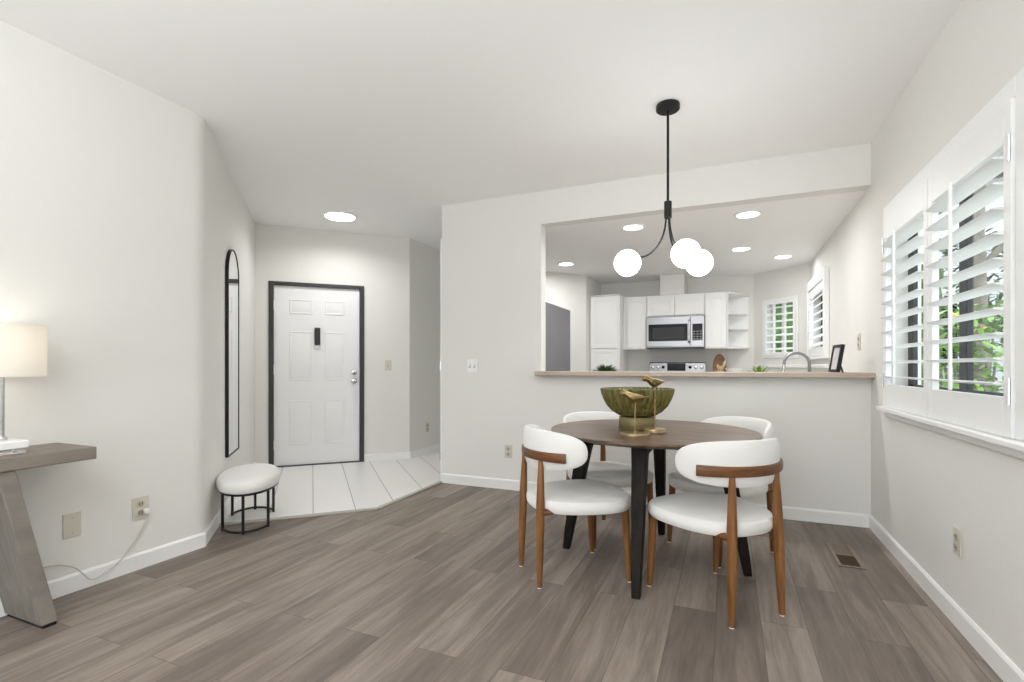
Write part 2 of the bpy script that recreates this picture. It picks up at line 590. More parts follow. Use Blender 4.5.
baseboard('baseboard_left', (XL, YREAR), RZ_LEFT, 2.085 - YREAR + 0.006)
baseboard('baseboard_mirror', (XL, 2.085), RZ_MIRROR, 2.462 - 0.014, 0.006)
baseboard('baseboard_entry', (-4.71, 3.83), RZ_DOOR, 1.205 / R45 + 0.006, 1.180)
baseboard('baseboard_hall', (-3.505, 5.035), RZ_LEFT, 1.08, 0.006)
baseboard('baseboard_back', (-2.52, YB), 0, XR + 2.52 - 0.014)
baseboard('baseboard_right', (XR, YB - 0.001), RZ_RIGHT, YB - YREAR)

# transition strip along the tile edge
st = MB()
pts = [(-3.27, 2.40), (-2.505, 3.168), (-2.522, 4.14)]
for a, b in zip(pts, pts[1:]):
    d = Vector((b[0] - a[0], b[1] - a[1])).normalized()
    n = Vector((d.y, -d.x)) * 0.019
    st.prism([(a[0] + n.x, a[1] + n.y), (b[0] + n.x, b[1] + n.y), (b[0] - n.x, b[1] - n.y), (a[0] - n.x, a[1] - n.y)], 0.0, 0.012)
struct(st.build('trim_1', 'strip', bevel=0.003), 'grey strip between white tile and plank floor')

# white door jamb with hinges behind the end of the back wall
jm = sroot('trim_2', 'white jamb with hinges at the free end of the back wall', 'trim', (-2.52, YB + 0.005, 0))
MB().box(-0.022, -0.001, 0.004, 0.11, 0.009, 2.34).build('jamb', 'trim', jm, 0.002)
for z in (0.25, 1.12, 2.05):
    MB().box(-0.0255, -0.022, 0.008, 0.05, z - 0.045, z + 0.045).tube([(-0.025, 0.008, z - 0.045), (-0.025, 0.008, z + 0.045)], 0.005, 8).build('hinge', 'chrome', jm)

# ------------------------------------------------------------------ entry door
dr = sroot('door_1', 'white six panel entry door in a charcoal casing', 'door', (-4.71, 3.83, 0), RZ_DOOR)
DX0, DX1, DZ1 = 0.232, 1.128, 2.000
cs = MB()
cs.box(0.181, 0.229, -0.018, 0.02, 0.009, 2.040).box(1.131, 1.179, -0.018, 0.02, 0.009, 2.040).box(0.2295, 1.1305, -0.018, 0.02, 2.003, 2.040)
cs.box(0.196, 0.229, 0.02, 0.139, 0.009, 2.034).box(1.131, 1.164, 0.02, 0.139, 0.009, 2.034).box(0.2295, 1.1305, 0.02, 0.139, 2.003, 2.034)
cs.build('door_casing', 'darkframe', dr, 0.003)
MB().box(0.23, 1.13, -0.005, 0.10, 0.0085, 0.017).build('threshold', 'darkframe', dr)
lf = MB()
lf.box(DX0, DX1, 0.014, 0.056, 0.02, DZ1)
W = DX1 - DX0
pc = [(DX0 + 0.175 * W, DX0 + 0.435 * W), (DX0 + 0.585 * W, DX0 + 0.815 * W)]
for rz0, rz1 in ((1.695, 1.855), (0.955, 1.500), (0.245, 0.735)):
    for a, b in pc:
        for k, (ins, dep) in enumerate(((0.0, 0.006),)):
            lf.box(a, b, 0.014 - dep, 0.0145, rz0, rz0 + 0.016).box(a, b, 0.014 - dep, 0.0145, rz1 - 0.016, rz1)
            lf.box(a, a + 0.016, 0.014 - dep, 0.0145, rz0 + 0.016, rz1 - 0.016).box(b - 0.016, b, 0.014 - dep, 0.0145, rz0 + 0.016, rz1 - 0.016)
        i = 0.042
        vs = [(a + 0.018, 0.014, rz0 + 0.018), (b - 0.018, 0.014, rz0 + 0.018), (b - 0.018, 0.014, rz1 - 0.018), (a + 0.018, 0.014, rz1 - 0.018),
              (a + i, 0.008, rz0 + i), (b - i, 0.008, rz0 + i), (b - i, 0.008, rz1 - i), (a + i, 0.008, rz1 - i)]
        lf.add(vs, [(0, 1, 5, 4), (1, 2, 6, 5), (2, 3, 7, 6), (3, 0, 4, 7), (4, 5, 6, 7)])
leaf = lf.build('door_leaf', 'door', dr, 0.0025)
for z in (0.25, 1.08, 1.78):
    MB().tube([(DX0 + 0.002, 0.006, z - 0.05), (DX0 + 0.002, 0.006, z + 0.05)], 0.008, 10).build('hinge', 'trim', dr)
MB().box(0.645, 0.705, -0.014, 0.007, 1.35, 1.545).build('door_viewer', 'keypad', dr, 0.004)
MB().box(0.655, 0.695, -0.004, 0.008, 1.315, 1.345).build('viewer_label', 'plate_white', dr, 0.001)


def axis_y(prof, c, n=24):
    """lathe about local y, prof = (r, y)"""
    rings = [[(c[0] + r * math.cos(2 * PI * i / n), c[1] + y, c[2] + r * math.sin(2 * PI * i / n)) for i in range(n)] for r, y in prof]
    return MB().loft(rings)


axis_y([(0.033, 0.013), (0.033, -0.004), (0.028, -0.012), (0.012, -0.016)], (1.066, 0, 1.045)).build('deadbolt', 'chrome', dr)
axis_y([(0.034, 0.013), (0.034, 0.002), (0.014, -0.004), (0.013, -0.028), (0.027, -0.036), (0.031, -0.050), (0.024, -0.064), (0.006, -0.068)], (1.066, 0, 0.945)).build('door_knob', 'chrome', dr)


# ------------------------------------------------------------------ plantation shutters and windows
def shutter(root, w, z0, z1, name_mat='shutter', pitch=0.0865, lw=0.078, tilt=0.06, rod=True, y=0.0, st=0.052, rails=0.085):
    fr = MB()
    fr.box(0, st, y - 0.014, y + 0.014, z0, z1).box(w - st, w, y - 0.014, y + 0.014, z0, z1)
    fr.box(st, w - st, y - 0.014, y + 0.014, z0, z0 + rails).box(st, w - st, y - 0.014, y + 0.014, z1 - rails, z1)
    fr.build('shutter_frame', name_mat, root, 0.003)
    lv = MB()
    zz0, zz1 = z0 + rails, z1 - rails
    n = max(3, round((zz1 - zz0) / pitch))
    p = (zz1 - zz0) / n
    for i in range(n):
        zc = zz0 + p * (i + 0.5)
        rings = []
        for x in (st + 0.003, w - st - 0.003):
            ring = []
            for k in range(12):
                a = 2 * PI * k / 12
                u, v = math.cos(a) * lw / 2, math.sin(a) * 0.0055
                ring.append((x, y + u * math.cos(tilt) - v * math.sin(tilt), zc + u * math.sin(tilt) + v * math.cos(tilt)))
            rings.append(ring)
        lv.loft(rings)
    lv.build('louver', name_mat, root)
    if rod:
        r = MB().box(w / 2 - 0.006, w / 2 + 0.006, y - lw / 2 - 0.016, y - lw / 2 - 0.004, zz0 + 0.01, zz1 - 0.01)
        r.build('tilt_rod', name_mat, root, 0.002)
    return root


# dining window: local origin at its far (left) end on the right wall
WZ0, WZ1 = 0.865, 2.015
wy_far = 3.775
win = sroot('window_1', 'dining window in the right wall with white frame and dark bronze sash', 'window', (XR, wy_far, 0), RZ_RIGHT)
WL = wy_far - 2.10
P0, P1, P2, P3 = 0.045, 0.782, 0.792, 1.557      # the two shutter panels along the wall
wf = MB()
wf.box(0, 0.041, -0.02, -0.001, WZ0, WZ1 + 0.075).box(P3 + 0.004, WL, -0.02, -0.001, WZ0, WZ1 + 0.075)
wf.box(0.041, P3 + 0.004, -0.02, -0.001, WZ1 + 0.004, WZ1 + 0.075)
wf.build('window_frame', 'shutter', win, 0.004)
MB().box(-0.02, WL + 0.03, -0.055, -0.001, WZ0 - 0.027, WZ0 - 0.0005).build('window_sill', 'trim', win, 0.006)
MB().box(0.0, WL, -0.018, -0.001, WZ0 - 0.062, WZ0 - 0.0275).build('window_apron', 'trim', win, 0.006)
ga, gb = wy_far - 3.699, wy_far - 2.251
sash = MB()
for a, b in ((ga, ga + 0.085), ((ga + gb) / 2 + 0.00, (ga + gb) / 2 + 0.082), (gb - 0.04, gb)):
    sash.box(a, b, 0.085, 0.110, 0.981, 1.929)
sash.box(ga, gb, 0.085, 0.110, 0.981, 1.005).box(ga, gb, 0.085, 0.110, 1.905, 1.929)
sash.build('window_sash', 'bronze', win, 0.002)
MB().box(ga + 0.05, gb - 0.035, 0.095, 0.099, 1.0, 1.91).build('window_pane', 'glass', win, smooth=False)

for k, (x, x1, lab) in enumerate(((P0, P1, 'white louvered shutter panel nearer the bar counter, far half of the dining window'),
                                  (P2, P3, 'white louvered shutter panel cut by the photo edge, near half of the dining window'))):
    p = Vector((XR, wy_far - x, 0)) + Vector((-0.0155, 0, 0))
    s = thing('window_shutter', lab, 'shutter', p, RZ_RIGHT, 'dining window shutters')
    shutter(s, x1 - x, WZ0 + 0.001, WZ1, pitch=0.0875, lw=0.086, rails=0.138, tilt=-0.10)
    for z in (WZ0 + 0.16, 1.85):
        xx = 0.004 if k == 0 else x1 - x - 0.004
        MB().tube([(xx, -0.018, z - 0.045), (xx, -0.018, z + 0.045)], 0.0045, 8).build('hinge', 'chrome', s)

# kitchen side window on the right wall
kw = sroot('window_2', 'kitchen side window with white shutters on the right wall', 'window', (XR, 6.87, 0), RZ_RIGHT)
KL = 6.87 - 5.69
kf = MB()
kf.box(0, 0.06, -0.05, -0.001, 1.19, 2.09).box(KL - 0.06, KL, -0.05, -0.001, 1.19, 2.09)
kf.box(0.06, KL - 0.06, -0.05, -0.001, 1.98, 2.09).box(0.06, KL - 0.06, -0.05, -0.001, 1.19, 1.22)
kf.build('window_frame', 'shutter', kw, 0.004)
MB().box(0.08, KL - 0.08, 0.09, 0.13, 1.256, 1.30).box(0.08, KL - 0.08, 0.09, 0.13, 1.90, 1.949).box(0.08, 0.13, 0.09, 0.13, 1.30, 1.90).box(KL - 0.13, KL - 0.08, 0.09, 0.13, 1.30, 1.90).build('window_sash', 'bronze', kw, 0.002)
MB().box(0.12, KL - 0.12, 0.108, 0.112, 1.29, 1.91).build('window_pane', 'glass', kw, smooth=False)
s = thing('window_shutter', 'white louvered shutter on the kitchen side window behind the faucet', 'shutter', (XR - 0.022, 6.87 - 0.064, 0), RZ_RIGHT)
shutter(s, KL - 0.128, 1.225, 1.975, lw=0.066, pitch=0.08, tilt=0.75)

# small window on the angled wall
kx = (0.32 + 0.16 * R45, YK - 0.16 * R45, 0)
k4 = sroot('window_3', 'small kitchen corner window with white louvers', 'window', kx, RZ_KIT45)
KL4 = 0.52
kf = MB()
kf.box(0, 0.03, -0.02, -0.001, 1.22, 1.985).box(KL4 - 0.03, KL4, -0.02, -0.001, 1.22, 1.985)
kf.box(0.03, KL4 - 0.03, -0.02, -0.001, 1.955, 1.985).box(0.03, KL4 - 0.03, -0.02, -0.001, 1.22, 1.25)
kf.build('window_frame', 'shutter', k4, 0.003)
MB().box(0.045, 0.075, 0.09, 0.13, 1.256, 1.949).box(0.20, 0.24, 0.09, 0.13, 1.256, 1.949).box(0.445, 0.475, 0.09, 0.13, 1.256, 1.949).build('window_sash', 'trim', k4, 0.002)
MB().box(0.05, 0.47, 0.108, 0.112, 1.256, 1.949).build('window_pane', 'glass', k4, smooth=False)
p = Vector(kx) + Vector((R45, -R45, 0)) * 0.033 + Vector((-R45, -R45, 0)) * 0.016
s = thing('window_shutter', 'small white louvered shutter on the angled kitchen window', 'shutter', p, RZ_KIT45)
shutter(s, KL4 - 0.066, 1.253, 1.952, lw=0.062, pitch=0.092, rod=False, st=0.028, rails=0.04, tilt=0.45)
# ledge running below both kitchen windows
lg = MB()
lg.prism([(0.345, YK - 0.026), (0.317, YK - 0.054), (0.864, 6.95), (0.864, 5.70), (0.904, 5.70), (0.904, 6.965)], 1.095, 1.135)
struct(lg.build('trim_3', 'trim', bevel=0.006), 'white ledge running below the two kitchen windows')

# ------------------------------------------------------------------ bar counter on the half wall
bar = MB().prism([(-1.53, 4.03), (XR - 0.001, 4.03), (XR - 0.001, 4.36), (-1.508, 4.36), (-1.508, 4.149), (-1.53, 4.149)], 1.0305, 1.068).build('bar_counter', 'bar', bevel=0.006)
tag(bar, 'long pale wood bar top on the half wall of the pass-through', 'counter')

# ------------------------------------------------------------------ ceiling lights
def ceiling_light(label, x, y, z, r, power, group=None, flush=False, spread=PI):
    t = thing('ceiling_light', label, 'ceiling light', (x, y, z), 0, group)
    if flush:
        MB().lathe([(r * 1.06, -0.0005), (r * 1.06, -0.014), (r * 1.0, -0.020)], n=40).build('trim_ring', 'trim', t)
        MB().lathe([(r * 0.97, -0.0201), (r * 0.95, -0.026), (r * 0.6, -0.030), (0.01, -0.031)], n=40).build('diffuser', 'led', t)
    else:
        MB().lathe([(r * 1.25, -0.0005), (r * 1.22, -0.005), (r * 1.02, -0.008)], n=36).build('trim_ring', 'trim', t)
        MB().lathe([(r, -0.0081), (r * 0.95, -0.0095), (0.01, -0.0105)], n=36).build('diffuser', 'led', t)
    ld = bpy.data.lights.new('ceiling_light_bulb', 'AREA')
    ld.shape = 'DISK'
    ld.size = r * 1.9
    ld.energy = power
    ld.color = (1, 0.995, 0.985)
    ld.spread = spread
    lo = bpy.data.objects.new('bulb', ld)
    lo.location = (0, 0, -0.035)
    lo.parent = t
    C.objects.link(lo)
    return t


ceiling_light('round flush ceiling light above the entry door', -3.62, 3.99, ZC, 0.15, 10, flush=True, spread=math.radians(155))
for x, y, lab in ((-0.782, 4.56, 'recessed kitchen light seen just above the hanging globe lamp, left front'),
                  (0.15, 4.55, 'recessed kitchen light nearest the right end of the pass-through header'),
                  (0.127, 5.86, 'recessed kitchen light in front of the small corner window, middle row'),
                  (0.571, 6.45, 'recessed kitchen light above the faucet and sink corner'),
                  (-1.81, 5.87, 'recessed kitchen light above the grey fridge')):
    ceiling_light(lab, x, y, ZK, 0.085, 3 if 'faucet' in lab else 9, 'recessed kitchen ceiling lights')

# ------------------------------------------------------------------ unseen uplight added behind the camera for soft fill
fl_ = thing('floor_lamp', 'added fill light shaped as a tall black uplighter, unseen behind the viewpoint', 'lamp', (-0.75, -0.75, 0))
MB().lathe([(0.15, 0.0), (0.152, 0.004), (0.15, 0.018), (0.03, 0.026)], n=40).build('base', 'black', fl_)
MB().tube([(0, 0, 0.024), (0, 0, 1.50)], 0.013, 14).build('pole', 'black', fl_)
MB().lathe([(0.02, 1.495), (0.10, 1.515), (0.19, 1.575), (0.215, 1.62), (0.210, 1.62), (0.185, 1.580), (0.10, 1.524), (0.01, 1.512)], n=48).build('bowl_shade', 'black', fl_)
ld = bpy.data.lights.new('floor_lamp_bulb', 'AREA')
ld.shape = 'DISK'
ld.size = 0.34
ld.energy = 112
ld.color = (0.965, 0.99, 1.0)
lo = bpy.data.objects.new('bulb', ld)
lo.location = (0, 0, 1.622)
lo.rotation_euler = (PI, 0, 0)
lo.parent = fl_
C.objects.link(lo)

# ------------------------------------------------------------------ pendant lamp
pd = thing('pendant_light', 'black three arm pendant lamp with glowing white globes above the table', 'pendant lamp', (-0.325, 3.075, 0))
MB().lathe([(0.066, ZC - 0.0005), (0.068, ZC - 0.006), (0.068, ZC - 0.028), (0.062, ZC - 0.034), (0.012, ZC - 0.036)], n=40).build('canopy', 'black', pd)
MB().tube([(0, 0, ZC - 0.035), (0, 0, 2.08)], 0.0075, 14).build('rod', 'black', pd)
MB().lathe([(0.012, 2.085), (0.022, 2.080), (0.022, 1.985), (0.014, 1.980)], n=24).build('hub', 'black', pd)
rv = Vector((math.cos(YAW), math.sin(YAW), 0))
fv = Vector((-math.sin(YAW), math.cos(YAW), 0))
for ang, GR in ((168, 0.232), (-80, 0.205), (13, 0.207)):
    a = math.radians(ang)
    d = rv * math.cos(a) + fv * math.sin(a)
    GZ, RG = 1.729, 0.078
    pts = []
    ex, ez = GR - RG * 0.93, GZ + 0.032
    for k in range(15):
        u = k / 14 * PI / 2
        rr = 0.011 + (ex - 0.011) * (1 - math.cos(u))
        z = 1.99 - (1.99 - ez) * math.sin(u)
        pts.append((d.x * rr, d.y * rr, z))
    arm = MB().tube(pts, 0.0052, 10).build('arm', 'black', pd)
    g = MB().sphere((d.x * GR, d.y * GR, GZ), RG).build('globe', 'globe', pd)

# ------------------------------------------------------------------ dining table
TX, TY = -0.405, 2.950
tb = thing('dining_table', 'round dark wood dining table with espresso splayed legs', 'table', (TX, TY, 0))
MB().lathe([(0.30, 0.712), (0.47, 0.713), (0.545, 0.731), (0.568, 0.738), (0.570, 0.742), (0.570, 0.747), (0.567, 0.750), (0.3, 0.750)], n=96).build('tabletop', 'tabletop', tb)
ap = MB()
for k in range(2):
    a = k * PI / 2
    c_, s_ = math.cos(a), math.sin(a)
    vs = []
    for z in (0.645, 0.711):
        for u, v in ((-0.36, -0.02), (0.36, -0.02), (0.36, 0.02), (-0.36, 0.02)):
            vs.append((u * c_ - v * s_, u * s_ + v * c_, z))
    ap.add(vs, [(3, 2, 1, 0), (4, 5, 6, 7), (0, 1, 5, 4), (1, 2, 6, 5), (2, 3, 7, 6), (3, 0, 4, 7)])
ap.build('cross_apron', 'espresso', tb, 0.004)
for k in range(4):
    a = k * PI / 2
    c_, s_ = math.cos(a), math.sin(a)
    rings = []
    for z, r0, hw, hd in ((0.0, 0.502, 0.021, 0.021), (0.10, 0.486, 0.024, 0.026), (0.42, 0.428, 0.032, 0.037), (0.62, 0.390, 0.036, 0.043), (0.67, 0.380, 0.037, 0.050), (0.711, 0.368, 0.037, 0.068)):
        ring = []
        for u, v in ((-hd, -hw), (hd, -hw), (hd, hw), (-hd, hw)):
            ring.append(((r0 + u) * c_ - v * s_, (r0 + u) * s_ + v * c_, z))
        rings.append(ring)
    MB().loft(rings).build('leg', 'espresso', tb, 0.006, angle=25)


# ------------------------------------------------------------------ dining chairs (local +y faces the table)
def outline(n, a, b, rear, p=2.7):
    pts = []
    for i in range(n):
        t = 2 * PI * i / n
        c_, s_ = math.cos(t), math.sin(t)
        x = a * math.copysign(abs(c_) ** (2 / p), c_)
        y = b * math.copysign(abs(s_) ** (2 / p), s_)
        k = (y + b) / (2 * b)
        x *= rear + (1 - rear) * (k ** 0.8)
        pts.append((x, y))
    return pts


def cushion(pts, layers, cz):
    rings = []
    for sc_, z in layers:
        rings.append([(x * sc_, y * sc_, cz + z) for x, y in pts])
    return MB().loft(rings)


def pad(R0, cy, zc, half, H, th, p=2.4, n=40, m=20, lean=0.0):
    rings = []
    for j in range(n + 1):
        u = math.sin((j / n - 0.5) * PI) * 0.9995
        h = H * max(1e-3, (1 - abs(u) ** p)) ** (1 / p)
        t = th * max(0.05, (1 - abs(u) ** 6)) ** 0.5
        a = u * half
        ring = []
        for k in range(m):
            b = 2 * PI * k / m
            cc, ss = math.cos(b), math.sin(b)
            rr = R0 + t / 2 * math.copysign(abs(cc) ** 0.75, cc)
            z = zc + h * math.copysign(abs(ss) ** 0.8, ss)
            ln = (z - zc) * lean
            ring.append((rr * math.sin(a), cy - rr * math.cos(a) - ln, z))
        rings.append(ring)
    return MB().loft(rings)


def make_chair(label):
    t = thing('dining_chair', label, 'chair', (0, 0, 0), 0, 'dining chairs around the round table')
    pts = outline(56, 0.292, 0.266, 0.70)
    pts = [(x, y + 0.02) for x, y in pts]
    cushion(pts, ((0.86, 0.0), (0.955, 0.005), (0.990, 0.018), (1.0, 0.036), (0.992, 0.054), (0.965, 0.066), (0.90, 0.073), (0.6, 0.077), (0.3, 0.078), (0.02, 0.078)), 0.366).build('seat', 'boucle', t)
    pad(0.280, 0.040, 0.687, 1.28, 0.104, 0.052, p=2.8, lean=0.06).build('backrest', 'boucle', t)
    # bent rail behind the pad
    rings = []
    n = 28
    for j in range(n + 1):
        a = (j / n - 0.5) * 2 * 0.87
        R0, hw, hh = 0.320, 0.0150, 0.0245
        ring = []
        for k in range(12):
            b = 2 * PI * k / 12
            rr = R0 + hw * math.copysign(abs(math.cos(b)) ** 0.6, math.cos(b))
            ring.append((rr * math.sin(a), 0.060 - rr * math.cos(a), 0.658 + hh * math.copysign(abs(math.sin(b)) ** 0.6, math.sin(b))))
        rings.append(ring)
    MB().loft(rings).build('back_rail', 'walnut_rail', t)
    fm = MB()
    for sx in (-1, 1):
        p0, p1 = Vector((sx * 0.143, -0.228, 0.376)), Vector((sx * 0.190, 0.175, 0.376))
        fm.tube([p0, p1], [0.017, 0.009], 8)
    fm.tube([(-0.20, 0.18, 0.376), (0.20, 0.18, 0.376)], 0.009, 8)
    fm.tube([(-0.14, -0.205, 0.372), (0.14, -0.205, 0.372)], 0.012, 8)
    fm.build('seat_frame', 'walnut_rail', t)
    for sx in (-1, 1):
        # rear leg: up to the rail, thickest below the seat
        z = [0.006, 0.10, 0.30, 0.42, 0.55, 0.634]
        r = [0.0130, 0.0170, 0.0220, 0.0215, 0.0170, 0.0130]
        b0, b1 = Vector((sx * 0.146, -0.247, 0)), Vector((sx * 0.128, -0.232, 0))
        pts2 = []
        for zz in z:
            k = zz / 0.634
            q = b0.lerp(b1, k)
            pts2.append((q.x, q.y, zz))
        lg_ = MB().tube(pts2, r, 14).build('leg', 'walnut', t)
        MB().lathe([(0.0105, 0.0), (0.0115, 0.006)], (b0.x, b0.y, 0), 12).build('glide', 'plate_white', lg_)
        z = [0.006, 0.10, 0.25, 0.392]
        r = [0.0130, 0.0165, 0.0195, 0.0205]
        c0, c1 = Vector((sx * 0.214, 0.222, 0)), Vector((sx * 0.205, 0.200, 0))
        pts2 = [tuple(c0.lerp(c1, zz / 0.392).to_2d()) + (zz,) for zz in z]
        lg_ = MB().tube(pts2, r, 14).build('leg', 'walnut', t)
        MB().lathe([(0.0105, 0.0), (0.0115, 0.006)], (c0.x, c0.y, 0), 12).build('glide', 'plate_white', lg_)
    return t


CH = [(0.1175, 2.4265, 135, 'white boucle dining chair nearest the camera, its curved back toward the vent'),
      (-0.9625, 2.472, 45, 'white boucle dining chair at the left front of the table, nearest the stool'),
      (-0.925, 3.475, -45, 'white boucle dining chair behind the table on the left, below the light switch wall'),
      (0.145, 3.475, -135, 'white boucle dining chair behind the table on the right, before the half wall')]
proto = None
for x, y, adir, lab in CH:
    d = Vector((TX - x, TY - y, 0)).normalized()
    rz = math.atan2(d.y, d.x) - PI / 2
    # (x, y) is the mid point of the rear feet, which sit 0.247 behind the origin
    loc = Vector((x, y, 0)) + d * 0.247
    if proto is None:
        proto = make_chair(lab)
        proto.location = loc
        proto.rotation_euler = (0, 0, rz)
    else:
        copy_thing(proto, loc, rz, lab)

# ------------------------------------------------------------------ bowl and birds on the table
bw = thing('bowl', 'olive green ribbed glass bowl on a gold foot, on the dining table', 'bowl', (-0.488, 2.975, 0.7505))
pf = [(0.03, 0.068), (0.07, 0.069), (0.105, 0.078), (0.140, 0.100), (0.170, 0.133), (0.190, 0.170), (0.2025, 0.205), (0.207, 0.232),
      (0.200, 0.233), (0.194, 0.205), (0.182, 0.172), (0.162, 0.137), (0.132, 0.106), (0.10, 0.086), (0.06, 0.078), (0.01, 0.077)]
MB().lathe(pf, n=264, ribs=44, rib=0.022).build('bowl_body', 'olive', bw, angle=60)
MB().lathe([(0.100, 0.0), (0.102, 0.003), (0.102, 0.064), (0.099, 0.0685)], n=48).build('foot', 'olive_base', bw)


def bird(label, loc, hz, rb, rz, L, step):
    t = thing('bird_figurine', label, 'figurine', loc, rz, 'brass birds on the dining table')
    b = MB().lathe([(rb * 0.98, 0.0), (rb, 0.002), (rb, 0.010), (rb * 0.97, 0.012)], n=36)
    if step:
        b.lathe([(rb * 0.80, 0.0122), (rb * 0.80, 0.016), (rb * 0.93, 0.0165), (rb * 0.95, 0.018), (rb * 0.95, 0.022), (rb * 0.92, 0.024)], n=36)
    top = 0.024 if step else 0.012
    b.build('base', 'goldbase', t)
    MB().tube([(0, 0, top), (0.004, 0, hz - 0.022)], 0.0036, 10).tube([(0.004, 0, hz - 0.026), (-0.004, 0.004, hz - 0.012)], 0.0028, 8).build('stem', 'gold', t)
    # body along local x, beak toward -x
    sec = [(-0.50, 0.16, 0.002), (-0.455, 0.165, 0.008), (-0.41, 0.175, 0.055), (-0.36, 0.185, 0.108), (-0.30, 0.17, 0.130), (-0.24, 0.125, 0.135),
           (-0.16, 0.060, 0.165), (-0.05, 0.015, 0.185), (0.06, 0.005, 0.172), (0.16, 0.020, 0.125), (0.25, 0.035, 0.075), (0.34, 0.05, 0.045), (0.44, 0.06, 0.038), (0.52, 0.065, 0.028)]
    rings = []
    for xx, zz, r in sec:
        flat = 0.35 if xx > 0.3 else 1.0
        rings.append([(xx * L, r * L * math.cos(2 * PI * k / 16), hz + zz * L + r * L * flat * math.sin(2 * PI * k / 16)) for k in range(16)])
    bd = MB().loft(rings).sphere((-0.375 * L, 0, hz + 0.178 * L), 0.128 * L, 18, 12).build('body', 'gold', t, angle=60)
    wg = MB()
    for sy in (-1, 1):
        rings = []
        for xx, zz, hh in ((-0.14, 0.07, 0.02), (-0.06, 0.05, 0.075), (0.06, 0.03, 0.085), (0.18, 0.03, 0.06), (0.30, 0.045, 0.03), (0.40, 0.055, 0.006)):
            w_ = 0.165 if xx < 0.1 else 0.165 - (xx - 0.1) * 0.37
            rings.append([(xx * L, sy * (w_ + 0.018 * math.cos(2 * PI * k / 10)) * L, hz + (zz + hh * math.sin(2 * PI * k / 10)) * L) for k in range(10)])
        wg.loft(rings)
    wg.build('wing', 'gold_dark', t, angle=60)
    return t


bird('taller brass bird on a thin stem with a two step base, right one', (-0.366, 2.806, 0.7505), 0.270, 0.060, YAW + math.radians(4), 0.142, True)
bird('shorter brass bird on a thin stem, in front of the green bowl', (-0.452, 2.680, 0.7505), 0.192, 0.076, YAW - math.radians(12), 0.145, False)

# ------------------------------------------------------------------ floor vent
vt = thing('floor_vent', 'brown metal floor vent in the planks near the right wall', 'vent', (0.628, 3.475, 0))
MB().box(-0.060, 0.060, -0.194, 0.194, 0.0, 0.0025).build('duct', 'void', vt, smooth=False)
MB().box(-0.066, -0.046, -0.200, 0.200, 0.0026, 0.006).box(0.046, 0.066, -0.200, 0.200, 0.0026, 0.006).box(-0.046, 0.046, -0.200, -0.180, 0.0026, 0.006).box(-0.046, 0.046, 0.180, 0.200, 0.0026, 0.006).box(-0.046, 0.046, -0.008, 0.008, 0.0026, 0.006).build('vent_frame', 'vent_frame', vt, 0.001)
fn = MB()
for i in range(15):
    y = 0.014 + i * 0.0112
    fn.box(-0.046, 0.046, y, y + 0.0075, 0.0026, 0.0052)
fn.build('fin', 'vent_frame', vt, smooth=False)
fn = MB()
for i in range(15):
    y = -0.176 + i * 0.0112
    fn.box(-0.046, 0.046, y, y + 0.003, 0.0026, 0.0045)
fn.build('damper', 'vent_fin', vt, smooth=False)


# ------------------------------------------------------------------ wall plates
def plate(kind, label, loc, rz, w=0.075, h=0.118, mt='plate'):
    t = thing({'outlet': 'wall_outlet', 'switch': 'light_switch', 'blank': 'blank_wall_plate', 'double': 'light_switch'}[kind], label,
              {'outlet': 'outlet', 'switch': 'switch', 'blank': 'wall plate', 'double': 'switch'}[kind], loc, rz)
    MB().box(-w / 2, w / 2, -0.007, -0.0005, -h / 2, h / 2).build('cover_plate', mt, t, 0.003)
    if kind == 'outlet':
        for z in (-0.024, 0.024):
            sk = axis_y([(0.0165, -0.0071), (0.0165, -0.009), (0.014, -0.010)], (0, 0, z), 20).build('socket', 'socket' if mt == 'plate' else mt, t)
            MB().box(-0.008, -0.005, -0.0108, -0.0101, z - 0.005, z + 0.007).box(0.005, 0.008, -0.0108, -0.0101, z - 0.005, z + 0.007).build('slot', 'slot', sk, smooth=False)
    elif kind == 'blank':
        [MB().box(-0.003, 0.003, -0.0085, -0.0071, z - 0.003, z + 0.003).build('screw', 'socket', t, smooth=False) for z in (-0.038, 0.038)]
    else:
        for x in ((0,) if kind == 'switch' else (-0.024, 0.024)):
            MB().box(x - 0.006, x + 0.006, -0.017, -0.0071, -0.004, 0.016).build('toggle', mt, t, 0.002)
            MB().box(x - 0.009, x + 0.009, -0.0085, -0.0071, -0.018, 0.018).build('toggle_frame', 'socket', t, smooth=False)
    return t


plate('double', 'white double light switch on the back wall beside the pass-through', (-2.189, YB, 1.117), 0, 0.105, 0.118, 'plate_white')
plate('outlet', 'ivory outlet low on the back wall left of the chairs', (-1.82, YB, 0.344), 0)
plate('blank', 'blank ivory plate low on the left wall beside the console leg', (XL, 1.411, 0.329), RZ_LEFT, 0.076, 0.120)
outl = plate('outlet', 'ivory outlet on the left wall with the lamp cord plugged in', (XL, 1.724, 0.332), RZ_LEFT, 0.082, 0.122)
plate('outlet', 'pale outlet low on the right wall below the dining window', (XR, 2.724, 0.36), RZ_RIGHT, 0.075, 0.118, 'plate')
plate('outlet', 'small wall outlet above the bar top by the black frame', (XR, 4.482, 1.294), RZ_RIGHT, 0.075, 0.125, 'plate')
plate('switch', 'light switch on the entry wall right of the door knob', (-3.684, 4.856, 1.123), RZ_DOOR, 0.075, 0.118, 'plate')
plate('outlet', 'ivory outlet low on the hall wall right of the entry door', (-3.505, 5.42, 0.34), RZ_LEFT, 0.075, 0.118, 'plate')

